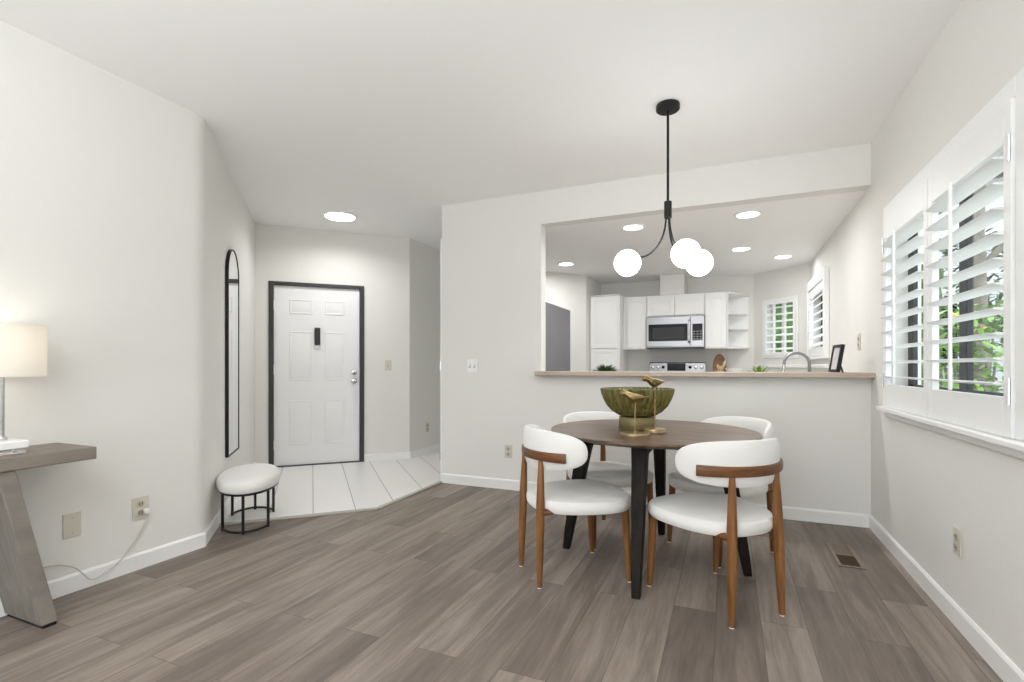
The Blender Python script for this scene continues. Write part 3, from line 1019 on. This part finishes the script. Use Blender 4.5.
# ------------------------------------------------------------------ arched mirror
mw, mz0, mz1 = 0.44, 0.425, 2.035
MD = Vector((math.cos(RZ_MIRROR), math.sin(RZ_MIRROR), 0))
mp0 = Vector((XL, 2.085, 0)) + MD * 0.725 + Vector((MD.y, -MD.x, 0)) * 0.001
mr = thing('wall_mirror', 'tall arched wall mirror in a thin black frame above the stool', 'mirror', mp0, RZ_MIRROR - math.radians(1.2))


def arch(x0, x1, z0, z1, n=28):
    r = (x1 - x0) / 2
    c = (x0 + x1) / 2
    p = [(x0, z0), (x1, z0)]
    for i in range(n + 1):
        a = PI * i / n
        p.append((c + r * math.cos(a), z1 - r + r * math.sin(a)))
    return p


o_ = arch(0, mw, mz0, mz1)
i_ = arch(0.011, mw - 0.011, mz0 + 0.011, mz1 - 0.011)
ringf = [[(o_[k][0], -0.024, o_[k][1]), (i_[k][0], -0.024, i_[k][1]), (i_[k][0], -0.001, i_[k][1]), (o_[k][0], -0.001, o_[k][1])] for k in range(len(o_))]
MB().loft(ringf, closed=True).build('mirror_frame', 'black', mr, angle=50)
MB().prism_y(arch(0.0111, mw - 0.0111, mz0 + 0.0111, mz1 - 0.0111), -0.020, -0.004).build('mirror_glass', 'mirror', mr, smooth=False)

# ------------------------------------------------------------------ oval stool
sp = Vector((XL, 2.085, 0)) + MD * 0.45 + Vector((MD.y, -MD.x, 0)) * 0.200
so = thing('stool', 'oval stool with white boucle cushion on a black metal frame', 'stool', sp, RZ_MIRROR)
SA, SB = 0.355, 0.199
ept = [(SA * math.cos(2 * PI * k / 56), SB * math.sin(2 * PI * k / 56)) for k in range(56)]
cushion(ept, ((0.88, 0.0), (0.965, 0.008), (1.0, 0.030), (1.0, 0.052), (0.97, 0.074), (0.90, 0.088), (0.75, 0.098), (0.45, 0.103), (0.02, 0.104)), 0.272).build('cushion', 'boucle', so)
LA, LB = 0.31, 0.175
for side in (0, 1):
    sg = -1 if side == 0 else 1
    arc = []
    a0 = math.radians(52)
    for k in range(21):
        a = -a0 + 2 * a0 * k / 20
        arc.append((sg * LA * math.cos(a), LB * math.sin(a), 0.022))
    MB().tube(arc, 0.0085, 10).build('base_rail', 'black', so)
    for a in (-a0, 0, a0):
        x, y = sg * LA * math.cos(a), LB * math.sin(a)
        MB().tube([(x, y, 0.0085), (x, y, 0.268)], 0.0095, 10).build('leg', 'black', so)
tr = MB()
ring = [[(LA * (1 + e) * math.cos(2 * PI * k / 48), LB * (1 + e) * math.sin(2 * PI * k / 48), z) for e, z in ((-0.035, 0.260), (0.05, 0.260), (0.05, 0.273), (-0.035, 0.273))] for k in range(48)]
tr.loft(ring, closed=True)
tr.build('seat_ring', 'black', so)

# ------------------------------------------------------------------ console table
ct = thing('console_table', 'weathered grey wood console table with slanted slab leg against the left wall', 'console table', (XL + 0.006, 0.0, 0))
CW = 0.322
MB().box(0.0, CW, -0.55, 1.352, 0.690, 0.745).build('console_top', 'console_top', ct, 0.004)
for sgn, (yb0, yb1, yt0, yt1) in ((1, (1.155, 1.215, 1.013, 1.073)), (-1, (-0.415, -0.355, -0.273, -0.213))):
    vs = []
    for z, y0, y1 in ((0.014, yb0, yb1), (0.6895, yt0, yt1)):
        vs += [(0.012, y0, z), (CW - 0.012, y0, z), (CW - 0.012, y1, z), (0.012, y1, z)]
    lgc = MB().add(vs, [(3, 2, 1, 0), (4, 5, 6, 7), (0, 1, 5, 4), (1, 2, 6, 5), (2, 3, 7, 6), (3, 0, 4, 7)]).build('leg', 'console', ct, 0.004)
    MB().box(0.018, CW - 0.016, yb0 + 0.008, yb1 - 0.006, 0.0, 0.0138).build('foot', 'black', lgc)

# ------------------------------------------------------------------ table lamp
lx, ly = -2.805, 1.085
lp = thing('table_lamp', 'lit table lamp with linen drum shade on a white base, on the console', 'lamp', (lx, ly, 0.7455))
MB().box(-0.080, 0.086, -0.055, 0.047, 0.0, 0.022).build('acrylic_plinth', 'acrylic', lp, 0.002)
MB().box(-0.095, 0.095, -0.065, 0.055, 0.0225, 0.055).build('base', 'marble', lp, 0.004)
MB().lathe([(0.022, 0.0555), (0.022, 0.064), (0.013, 0.072), (0.013, 0.44), (0.008, 0.445)], n=24).build('stem', 'chrome', lp)
sh = MB()
rings = []
for r, z in ((0.144, 0.322), (0.1445, 0.540)):
    rings.append([(r * math.cos(2 * PI * k / 56), r * math.sin(2 * PI * k / 56), z) for k in range(56)])
for r, z in ((0.142, 0.540), (0.1415, 0.322)):
    rings.append([(r * math.cos(2 * PI * k / 56), r * math.sin(2 * PI * k / 56), z) for k in range(56)])
sh.loft(rings, closed=True)
sh.build('lamp_shade', 'shade', lp)
MB().tube([(-0.142, 0, 0.525), (0.142, 0, 0.525)], 0.0022, 8).tube([(0, -0.142, 0.525), (0, 0.142, 0.525)], 0.0022, 8).tube([(0, 0, 0.44), (0, 0, 0.552)], 0.003, 8).build('shade_spider', 'chrome', lp)
MB().sphere((0, 0, 0.566), 0.013, 20, 12).build('finial', 'acrylic', lp)
MB().sphere((0, 0, 0.415), 0.026, 20, 12).build('light_bulb', 'bulb', lp)
for z, e in ((0.47, 0.9), (0.37, 0.6)):
    ld = bpy.data.lights.new('table_lamp_bulb', 'POINT')
    ld.energy = e
    ld.color = (1.0, 0.91, 0.80)
    ld.shadow_soft_size = 0.03
    lo = bpy.data.objects.new('bulb_glow', ld)
    lo.location = (0.0, 0.0, z)
    lo.parent = lp
    C.objects.link(lo)
# the cord, in lamp coordinates (world minus lamp origin)
cw = [(XL + 0.018, 1.745, 0.312), (XL + 0.022, 1.744, 0.27), (XL + 0.016, 1.70, 0.18), (XL + 0.018, 1.63, 0.095), (XL + 0.03, 1.555, 0.055), (XL + 0.045, 1.475, 0.045),
      (XL + 0.040, 1.44, 0.085), (XL + 0.022, 1.41, 0.125), (XL + 0.016, 1.34, 0.160), (XL + 0.03, 1.25, 0.17), (XL + 0.10, 1.19, 0.175)]


def smooth_path(p, k=6):
    out = []
    P = [Vector(q) for q in p]
    for i in range(len(P) - 1):
        a, b, c, d = P[max(i - 1, 0)], P[i], P[i + 1], P[min(i + 2, len(P) - 1)]
        for j in range(k):
            t = j / k
            out.append(0.5 * ((2 * b) + (c - a) * t + (2 * a - 5 * b + 4 * c - d) * t * t + (3 * b - a - 3 * c + d) * t ** 3))
    out.append(P[-1])
    return out


cl = [tuple(q - Vector((lx, ly, 0.7455))) for q in smooth_path(cw)]
cdo = MB().tube(cl, 0.0032, 8).build('cord', 'cord', lp)
MB().box(XL + 0.0115 - lx, XL + 0.035 - lx, 1.734 - ly, 1.756 - ly, 0.300 - 0.7455, 0.326 - 0.7455).build('plug', 'plate_white', cdo, 0.003)

# ------------------------------------------------------------------ black photo frame on the bar
pfm = thing('picture_frame', 'black picture frame leaning at the right end of the bar top', 'picture frame', (0.695, 4.20, 1.0685), math.radians(-85))
TL = Matrix.Rotation(math.radians(-9), 4, 'X')
FW, FH = 0.20, 0.198


def tilted(mb):
    mb.v = [tuple(TL @ Vector(p)) for p in mb.v]
    return mb


b = 0.020
tilted(MB().box(-FW / 2, -FW / 2 + b, -0.012, 0.012, 0.002, FH).box(FW / 2 - b, FW / 2, -0.012, 0.012, 0.002, FH).box(-FW / 2 + b, FW / 2 - b, -0.012, 0.012, 0.002, b).box(-FW / 2 + b, FW / 2 - b, -0.012, 0.012, FH - b, FH)).build('frame', 'black', pfm, 0.002)
tilted(MB().box(-FW / 2 + b, FW / 2 - b, -0.004, 0.006, b, FH - b)).build('print', 'paper', pfm, smooth=False)
MB().prism_y([(-0.02, 0.0), (0.02, 0.0), (0.012, 0.10), (-0.012, 0.10)], 0.040, 0.044).build('easel_back', 'black', pfm)
for o in pfm.children:
    if o.name.startswith('easel'):
        Rm = Matrix.Translation((0, 0.043, 0)) @ Matrix.Rotation(math.radians(16), 4, 'X') @ Matrix.Translation((0, -0.043, 0))
        o.data.transform(Rm)
        o.data.transform(Matrix.Translation((0, 0.012, 0.0005)))


# ------------------------------------------------------------------ kitchen
def panel_door(mb, x0, x1, z0, z1, y):
    """raised panel door with its front face at y (toward -y)"""
    mb.box(x0, x1, y + 0.006, y + 0.022, z0, z1)
    s_ = 0.052
    mb.box(x0, x0 + s_, y, y + 0.0061, z0, z1).box(x1 - s_, x1, y, y + 0.0061, z0, z1)
    mb.box(x0 + s_, x1 - s_, y, y + 0.0061, z0, z0 + s_).box(x0 + s_, x1 - s_, y, y + 0.0061, z1 - s_, z1)
    i, j = s_ + 0.006, s_ + 0.030
    if x1 - x0 > 2 * j + 0.02 and z1 - z0 > 2 * j + 0.02:
        vs = [(x0 + i, y + 0.006, z0 + i), (x1 - i, y + 0.006, z0 + i), (x1 - i, y + 0.006, z1 - i), (x0 + i, y + 0.006, z1 - i),
              (x0 + j, y + 0.0015, z0 + j), (x1 - j, y + 0.0015, z0 + j), (x1 - j, y + 0.0015, z1 - j), (x0 + j, y + 0.0015, z1 - j)]
        mb.add(vs, [(0, 1, 5, 4), (1, 2, 6, 5), (2, 3, 7, 6), (3, 0, 4, 7), (4, 5, 6, 7)])
    return mb


def cabinet(name, label, x0, x1, yf, yb, z0, z1, doors, top=True):
    t = thing(name, label, 'cabinet', ((x0 + x1) / 2, yb, z0))
    ox, oy, oz = (x0 + x1) / 2, yb, z0
    MB().box(x0 - ox, x1 - ox, yf + 0.024 - oy, -0.001, 0, z1 - oz).build('body', 'cab', t, 0.002)
    for a, b2, c, d in doors:
        panel_door(MB(), a - ox, b2 - ox, c - oz, d - oz, yf - oy).build('door', 'cab', t, 0.0015)
    return t


ZT, ZB = 2.085, 1.345
pt = cabinet('pantry_cabinet', 'tall white pantry cabinet left of the kitchen wall cabinets', -1.777, -1.362, 6.87, YK, 0.0, 2.085,
             [(-1.760, -1.385, 1.365, 2.065), (-1.760, -1.385, 0.14, 1.345)])
MB().box(-0.208, 0.208, -0.685, -0.002, 2.086, 2.100).build('crown', 'cab', pt, 0.005)
cabinet('wall_cabinet', 'narrow white wall cabinet left of the microwave', -1.358, -1.035, 7.10, YK, ZB, ZT, [(-1.300, -1.045, ZB + 0.012, ZT - 0.03)])
cabinet('wall_cabinet', 'short white two door wall cabinet above the microwave', -1.033, -0.287, 7.10, YK, 1.792, ZT, [(-1.020, -0.665, 1.805, ZT - 0.03), (-0.655, -0.300, 1.805, ZT - 0.03)])
cabinet('wall_cabinet', 'white wall cabinet right of the microwave, beside open shelves', -0.285, -0.012, 7.10, YK, ZB, ZT, [(-0.272, -0.022, ZB + 0.012, ZT - 0.03)])
es = thing('corner_shelf', 'white angled open shelf unit at the right end of the wall cabinets', 'shelf', (-0.010, YK, ZB))
tri = [(0.0, -0.45), (0.02, -0.45), (0.275, -0.03), (0.275, -0.001), (0.0, -0.001)]
MB().box(0.0, 0.265, -0.014, -0.001, 0.0221, ZT - ZB - 0.0221).box(0.0, 0.014, -0.448, -0.0141, 0.0221, ZT - ZB - 0.0221).build('body', 'cab', es)
for z in (0.0, 0.255, 0.455, ZT - ZB - 0.022):
    if z in (0.0, ZT - ZB - 0.022):
        MB().prism(tri, z, z + 0.022).build('shelf', 'cab', es, 0.002)
    else:
        MB().prism([(0.0145, -0.43), (0.025, -0.43), (0.255, -0.03), (0.255, -0.0145), (0.0145, -0.0145)], z, z + 0.018).build('shelf', 'cab', es, 0.002)

# microwave
mwv = thing('microwave', 'stainless steel microwave with black glass door under the wall cabinets', 'microwave', (-0.660, YK - 0.09, 1.368))
mw2, mh = 0.372, 0.42
MB().box(-mw2, mw2, -0.375, -0.002, 0.0, mh).build('body', 'steel', mwv, 0.003)
MB().box(-mw2, 0.20, -0.398, -0.3755, 0.012, mh - 0.004).build('door', 'steel', mwv, 0.004)
MB().box(-mw2 + 0.03, 0.165, -0.4005, -0.3982, 0.085, mh - 0.105).build('door_glass', 'blackglass', mwv, smooth=False)
MB().box(-mw2 + 0.085, 0.125, -0.4015, -0.4006, 0.115, mh - 0.150).build('door_window', 'darkgrey', mwv, smooth=False)
MB().tube([(0.185, -0.40, 0.06), (0.185, -0.435, 0.085), (0.185, -0.435, mh - 0.085), (0.185, -0.40, mh - 0.06)], 0.012, 12).build('handle', 'chrome', mwv)
cp = MB().box(0.203, mw2, -0.398, -0.3755, 0.012, mh - 0.004).build('control_panel', 'steel', mwv, 0.003)
MB().box(0.225, mw2 - 0.02, -0.4005, -0.3982, 0.09, mh - 0.11).build('keypad', 'blackglass', cp, smooth=False)
for i in range(3):
    for j in range(4):
        MB().box(0.238 + i * 0.04, 0.238 + i * 0.04 + 0.022, -0.4012, -0.4006, 0.10 + j * 0.034, 0.10 + j * 0.034 + 0.012).build('button', 'fridge', cp, smooth=False)
MB().box(-mw2, mw2, -0.37, -0.01, -0.012, -0.0005).build('vent_grille', 'blackglass', mwv, smooth=False)

# range
rg = thing('kitchen_range', 'stainless range with black display panel under the microwave', 'stove', (-0.660, YK - 0.09, 0))
MB().box(-0.378, 0.378, -0.62, -0.002, 0.03, 0.905).build('body', 'steel', rg, 0.004)
MB().box(-0.37, 0.37, -0.655, -0.621, 0.22, 0.80).build('oven_door', 'blackglass', rg, 0.004)
MB().tube([(-0.32, -0.656, 0.76), (-0.32, -0.69, 0.765), (0.32, -0.69, 0.765), (0.32, -0.656, 0.76)], 0.010, 10).build('handle', 'chrome', rg)
MB().box(-0.378, 0.378, -0.63, -0.08, 0.9055, 0.918).build('cooktop', 'blackglass', rg, 0.002)
bp_ = MB().add([(-0.378, -0.079, 0.906), (0.378, -0.079, 0.906), (0.378, -0.003, 0.906), (-0.378, -0.003, 0.906),
                (-0.378, -0.055, 1.170), (0.378, -0.055, 1.170), (0.378, -0.003, 1.170), (-0.378, -0.003, 1.170)],
               [(3, 2, 1, 0), (4, 5, 6, 7), (0, 1, 5, 4), (1, 2, 6, 5), (2, 3, 7, 6), (3, 0, 4, 7)]).build('control_panel', 'steel', rg, 0.004)
MB().box(-0.13, 0.115, -0.073, -0.050, 1.05, 1.155).build('display', 'blackglass', bp_, smooth=False)
MB().box(-0.375, 0.375, -0.062, -0.0545, 1.158, 1.166).build('panel_trim', 'blackglass', bp_, smooth=False)
for x in (-0.33, -0.255, -0.185, 0.175, 0.25, 0.325):
    axis_y([(0.022, -0.060), (0.020, -0.092), (0.012, -0.094)], (x, 0, 1.10), 18).build('knob', 'chrome' if abs(x) > 0.2 else 'blackglass', bp_)

# base cabinets and worktops
def base_unit(label, x0, x1, y0, y1, dirx, nd):
    t = thing('base_cabinet', label, 'cabinet', ((x0 + x1) / 2, (y0 + y1) / 2, 0))
    ox, oy = (x0 + x1) / 2, (y0 + y1) / 2
    MB().box(x0 - ox, x1 - ox, y0 - oy, y1 - oy, 0.0, 0.879).build('body', 'cab', t, 0.002)
    return t


base_unit('white base cabinet between the pantry and the range', -1.360, -1.042, 6.88, YK - 0.002, 0, 1)
base_unit('white base cabinet right of the range under the round board', -0.278, 0.30, 6.88, YK - 0.002, 0, 2)
base_unit('white sink base cabinet along the right kitchen wall', 0.302, 0.903, 4.93, 6.86, 1, 3)
base_unit('white base cabinet behind the half wall below the bar top', -1.45, 0.903, 4.272, 4.86, 0, 3)
for poly, lab in (([(-1.360, 6.86), (-1.041, 6.86), (-1.041, YK - 0.001), (-1.360, YK - 0.001)], 'pale worktop between the pantry and the range'),
                  ([(-0.279, 6.86), (0.285, 6.86), (0.285, 4.91), (0.903, 4.91), (0.903, 6.955), (0.315, YK - 0.006), (-0.279, YK - 0.001)], 'pale corner worktop under the kitchen windows'),
                  ([(-1.47, 4.272), (0.903, 4.272), (0.903, 4.89), (-1.47, 4.89)], 'pale worktop behind the bar top carrying the plants')):
    tag(MB().prism(poly, 0.8795, 0.918).build('worktop', 'worktop', bevel=0.004), lab, 'worktop')

# fridge, its front toward +x
fg = thing('refrigerator', 'grey steel refrigerator at the left side of the kitchen', 'fridge', (-2.36, 5.04, 0), RZ_LEFT)
MB().box(-0.455, 0.455, -0.66, 0.10, 0.02, 1.748).build('body', 'fridge', fg, 0.004)
MB().box(-0.453, 0.440, -0.72, -0.663, 0.66, 1.746).build('door', 'fridge', fg, 0.006)
MB().box(-0.453, 0.440, -0.72, -0.663, 0.06, 0.65).build('freezer_drawer', 'fridge', fg, 0.006)
MB().tube([(-0.38, -0.72, 0.60), (-0.38, -0.76, 0.605), (0.36, -0.76, 0.605), (0.36, -0.72, 0.60)], 0.011, 10).build('handle', 'chrome', fg)
MB().box(0.4405, 0.4548, -0.705, -0.6605, 0.05, 1.747).build('door_gasket', 'darkframe', fg, smooth=False)

# round board, spoon, dish
rb = thing('cutting_board', 'round brown wooden board leaning on the kitchen wall beside the range', 'board', (-0.105, 7.32, 0.9185))
disc = axis_y([(0.118, -0.009), (0.120, -0.006), (0.120, 0.006), (0.118, 0.009)], (0, 0, 0.1), 40)
disc.v = [(x * (0.72 if True else 1), y + (z + 0.02) * 0.25, z * 1.5 + 0.032 - 0.0) for x, y, z in disc.v]
disc.build('board', 'board', rb, 0.002)
us = thing('utensil_crock', 'small crock with pale wooden spoons in front of the round board', 'crock', (-0.10, 7.19, 0.9185))
MB().lathe([(0.040, 0.0), (0.050, 0.005), (0.052, 0.135), (0.048, 0.137), (0.046, 0.02), (0.01, 0.018)], n=28).build('crock', 'spoon', us)
for dx, dy, hh in ((0.055, 0.01, 0.27), (-0.02, 0.02, 0.22), (0.015, -0.01, 0.20)):
    sp_ = MB().tube([(dx * 0.3, dy, 0.02), (dx * 0.8, dy, hh * 0.7)], 0.006, 8)
    rings = [[(dx * (0.75 + 0.5 * u) + math.cos(2 * PI * k / 12) * r, dy + 0.3 * math.sin(2 * PI * k / 12) * r, hh * (0.68 + u * 0.34)) for k in range(12)] for u, r in ((0, 0.006), (0.2, 0.016), (0.5, 0.021), (0.8, 0.016), (1.0, 0.003))]
    sp_.loft(rings)
    sp_.build('spoon', 'spoon', us)
ds = MB().lathe([(0.05, 0.0), (0.055, 0.004), (0.085, 0.11), (0.115, 0.172), (0.112, 0.173), (0.08, 0.112), (0.05, 0.012), (0.01, 0.010)], n=40).build('serving_bowl', 'ceramic')
ds.location = (0.075, 7.18, 0.9185)
tag(ds, 'white ceramic bowl on the worktop right of the round board', 'bowl')

# faucet
fc = thing('kitchen_faucet', 'gooseneck steel faucet at the sink behind the bar top', 'faucet', (0.765, 5.93, 0.9185))
MB().lathe([(0.028, 0.0), (0.028, 0.006), (0.017, 0.014), (0.015, 0.06), (0.013, 0.065)], n=24).build('base', 'chrome', fc)
gp = [(0, 0, 0.06), (0, 0, 0.225)]
for k in range(1, 15):
    a = PI * k / 15 * 1.12
    gp.append((-0.115 + 0.115 * math.cos(a), -0.02 * k / 15, 0.225 + 0.105 * math.sin(a)))
MB().tube(gp, 0.0145, 14).build('spout', 'steel', fc)
e = Vector(gp[-1])
MB().tube([e, e + Vector((-0.012, 0, -0.085))], [0.014, 0.017], 14).build('spray_head', 'chrome', fc)
MB().tube([(0.0, -0.012, 0.045), (0.0, -0.05, 0.06), (0.0, -0.085, 0.095)], 0.006, 10).build('handle', 'chrome', fc)


# plants behind the bar
def leaf_strip(mb, base, d, L, wd, curl):
    """thin solid leaf blade from base along direction d, drooping by curl"""
    d = Vector(d).normalized()
    side = d.cross(Vector((0, 0, 1)))
    side = side.normalized() if side.length > 1e-3 else Vector((1, 0, 0))
    rings = []
    for j in range(6):
        u = j / 5
        c = Vector(base) + d * L * u + Vector((0, 0, -curl * L * u * u))
        ww = wd * (0.35 + 1.3 * u) * (1 - u) ** 0.6 + 0.0006
        nn = side.cross(d).normalized() * 0.0012
        rings.append([tuple(c - side * ww), tuple(c - nn + Vector((0, 0, -0.15 * ww))), tuple(c + side * ww), tuple(c + nn)])
    mb.loft(rings)


pl1 = thing('potted_plant', 'small bushy green potted plant behind the left end of the bar', 'plant', (-1.025, 4.52, 0.9185))
MB().lathe([(0.050, 0.0), (0.055, 0.004), (0.068, 0.10), (0.064, 0.102), (0.060, 0.090), (0.01, 0.088)], n=28).build('pot', 'pot', pl1)
lf1 = MB()
for i in range(420):
    a, el = random.uniform(0, 2 * PI), random.uniform(0.15, 1.35)
    d = (math.cos(a) * math.cos(el), math.sin(a) * math.cos(el), math.sin(el))
    q = random.uniform(0.0, 0.06)
    leaf_strip(lf1, (d[0] * q, d[1] * q, 0.09 + d[2] * q), d, random.uniform(0.08, 0.125), 0.009, 0.3)
lf1.build('foliage', 'leaf', pl1)
pl2 = thing('potted_plant', 'spiky green succulent behind the bar in front of the corner window', 'plant', (0.232, 4.55, 0.9185))
MB().lathe([(0.045, 0.0), (0.048, 0.004), (0.060, 0.12), (0.056, 0.122), (0.052, 0.11), (0.01, 0.108)], n=28).build('pot', 'pot', pl2)
lf2 = MB()
for i in range(22):
    a = i * 2.4
    el = 0.55 + 0.75 * random.random()
    d = (math.cos(a) * math.cos(el), math.sin(a) * math.cos(el), math.sin(el))
    leaf_strip(lf2, (d[0] * 0.01, d[1] * 0.01, 0.108), d, random.uniform(0.085, 0.13), 0.012, 0.12)
lf2.build('foliage', 'leaf_light', pl2)

# ------------------------------------------------------------------ garden outside the windows
gd = MB().box(1.06, 30, -8, 40, -0.20, -0.14).build('ground', 'soil', smooth=False)
struct(gd, 'ground outside the dining window, made pale to bounce light upward')
gd2 = MB().box(-10, 1.06, 8.0, 40, -0.20, -0.14).build('ground_rear', 'soil', smooth=False)
struct(gd2)


def shrub(label, x, y, r, h, nl, m_, flowers=0):
    t = thing('garden_shrub', label, 'shrub', (x, y, -0.14), 0, 'shrubs outside the dining window')
    s_ = MB()
    for i in range(5):
        a = i * 1.257
        s_.tube([(0.05 * math.cos(a), 0.05 * math.sin(a), 0), (r * 0.4 * math.cos(a), r * 0.4 * math.sin(a), h * 0.75)], [0.022, 0.008], 7)
    s_.build('stem', 'bark', t)
    f_ = MB()
    for i in range(nl):
        a, z = random.uniform(0, 2 * PI), random.uniform(0.1, 1.0)
        rr = r * math.sqrt(random.random()) * (0.45 + 1.1 * math.sin(PI * min(0.95, z)))
        d = Vector((math.cos(a) + random.uniform(-.6, .6), math.sin(a) + random.uniform(-.6, .6), random.uniform(-0.3, 0.9)))
        leaf_strip(f_, (rr * math.cos(a), rr * math.sin(a), h * z), d, random.uniform(0.09, 0.17), 0.028, 0.3)
    f_.build('foliage', m_, t)
    if flowers:
        fl_ = MB()
        for i in range(flowers):
            a, z = random.uniform(0, 2 * PI), random.uniform(0.45, 0.95)
            rr = r * random.uniform(0.6, 1.05)
            fl_.sphere((rr * math.cos(a), rr * math.sin(a), h * z), 0.028, 10, 8)
        fl_.build('blossom', 'flower', t)
    return t


shrub('light green flowering shrub outside the near half of the dining window', 1.85, 5.35, 0.42, 1.75, 1100, 'leaf_light', 4)
shrub('tall deep green shrub behind the flowering one', 2.7, 7.7, 0.55, 2.8, 1500, 'leaf_dark')
shrub('olive green shrub at the near side of the window view', 3.5, 5.9, 0.5, 1.7, 900, 'leaf_mid')
hd = thing('garden_hedge', 'tall clipped green hedge beyond the kitchen windows', 'hedge', (0.6, 10.6, -0.14))
hm = MB()
nx, nz = 46, 22
rings = []
for i in range(nz + 1):
    z = 2.9 * i / nz
    front = [(-2.6 + 5.2 * k / nx, -0.35 + random.uniform(-0.07, 0.07), z + random.uniform(-0.04, 0.04)) for k in range(nx + 1)]
    rear = [(2.6 - 5.2 * k / nx, 0.35, z) for k in range(nx + 1)]
    rings.append(front + rear)
hm.loft(rings)
for i in range(2600):
    leaf_strip(hm, (random.uniform(-2.55, 2.55), random.uniform(-0.42, -0.33), random.uniform(0.05, 2.9)), (random.uniform(-1, 1), -random.random(), random.uniform(-0.6, 0.8)), random.uniform(0.09, 0.17), 0.03, 0.3)
hm.build('foliage', 'leaf_mid', hd, smooth=False)
for x, y, lab in ((2.25, 6.35, 'slim grey tree trunk outside between the shrubs'), (4.6, 8.3, 'grey tree trunk standing further from the window')):
    t = thing('garden_tree', lab, 'tree', (x, y, -0.14))
    MB().tube([(0, 0, 0), (0.03, 0.02, 1.2), (0.01, 0.06, 2.6), (0.08, 0.1, 4.2)], [0.10, 0.085, 0.07, 0.05], 12).build('trunk', 'bark', t)
    br_ = MB()
    for k in range(5):
        a = k * 1.3
        br_.tube([(0.03, 0.05, 2.2 + 0.3 * k), (0.5 * math.cos(a), 0.5 * math.sin(a), 2.8 + 0.35 * k), (0.9 * math.cos(a), 0.9 * math.sin(a), 3.2 + 0.4 * k)], [0.035, 0.022, 0.01], 7)
    br_.build('branch', 'bark', t)
    f_ = MB()
    for i in range(260):
        a = random.uniform(0, 2 * PI)
        rr = random.uniform(0.2, 0.8)
        leaf_strip(f_, (rr * math.cos(a), rr * math.sin(a), random.uniform(3.2, 5.0)), (math.cos(a), math.sin(a), random.uniform(-0.5, 0.6)), random.uniform(0.1, 0.18), 0.03, 0.3)
    f_.build('foliage', 'leaf_dark', t)
gw = thing('neighbour_house', 'pale grey neighbouring house wall beyond the shrubs', 'house', (5.4, 10.9, -0.14), math.radians(-35))
MB().box(-4.5, 4.5, 0, 0.3, 0, 4.6).build('wall_body', 'stucco', gw, smooth=False)
MB().box(-4.7, 4.7, -0.45, 0.7, 4.6005, 4.8).build('eave', 'bark', gw, 0.01)
for x in (-2.2, 1.2):
    wd = MB().box(x - 0.5, x + 0.5, -0.03, -0.0005, 1.2, 2.5).build('window', 'trim', gw, 0.004)
    MB().box(x - 0.43, x + 0.43, -0.034, -0.0305, 1.27, 2.43).build('pane', 'blackglass', wd, smooth=False)
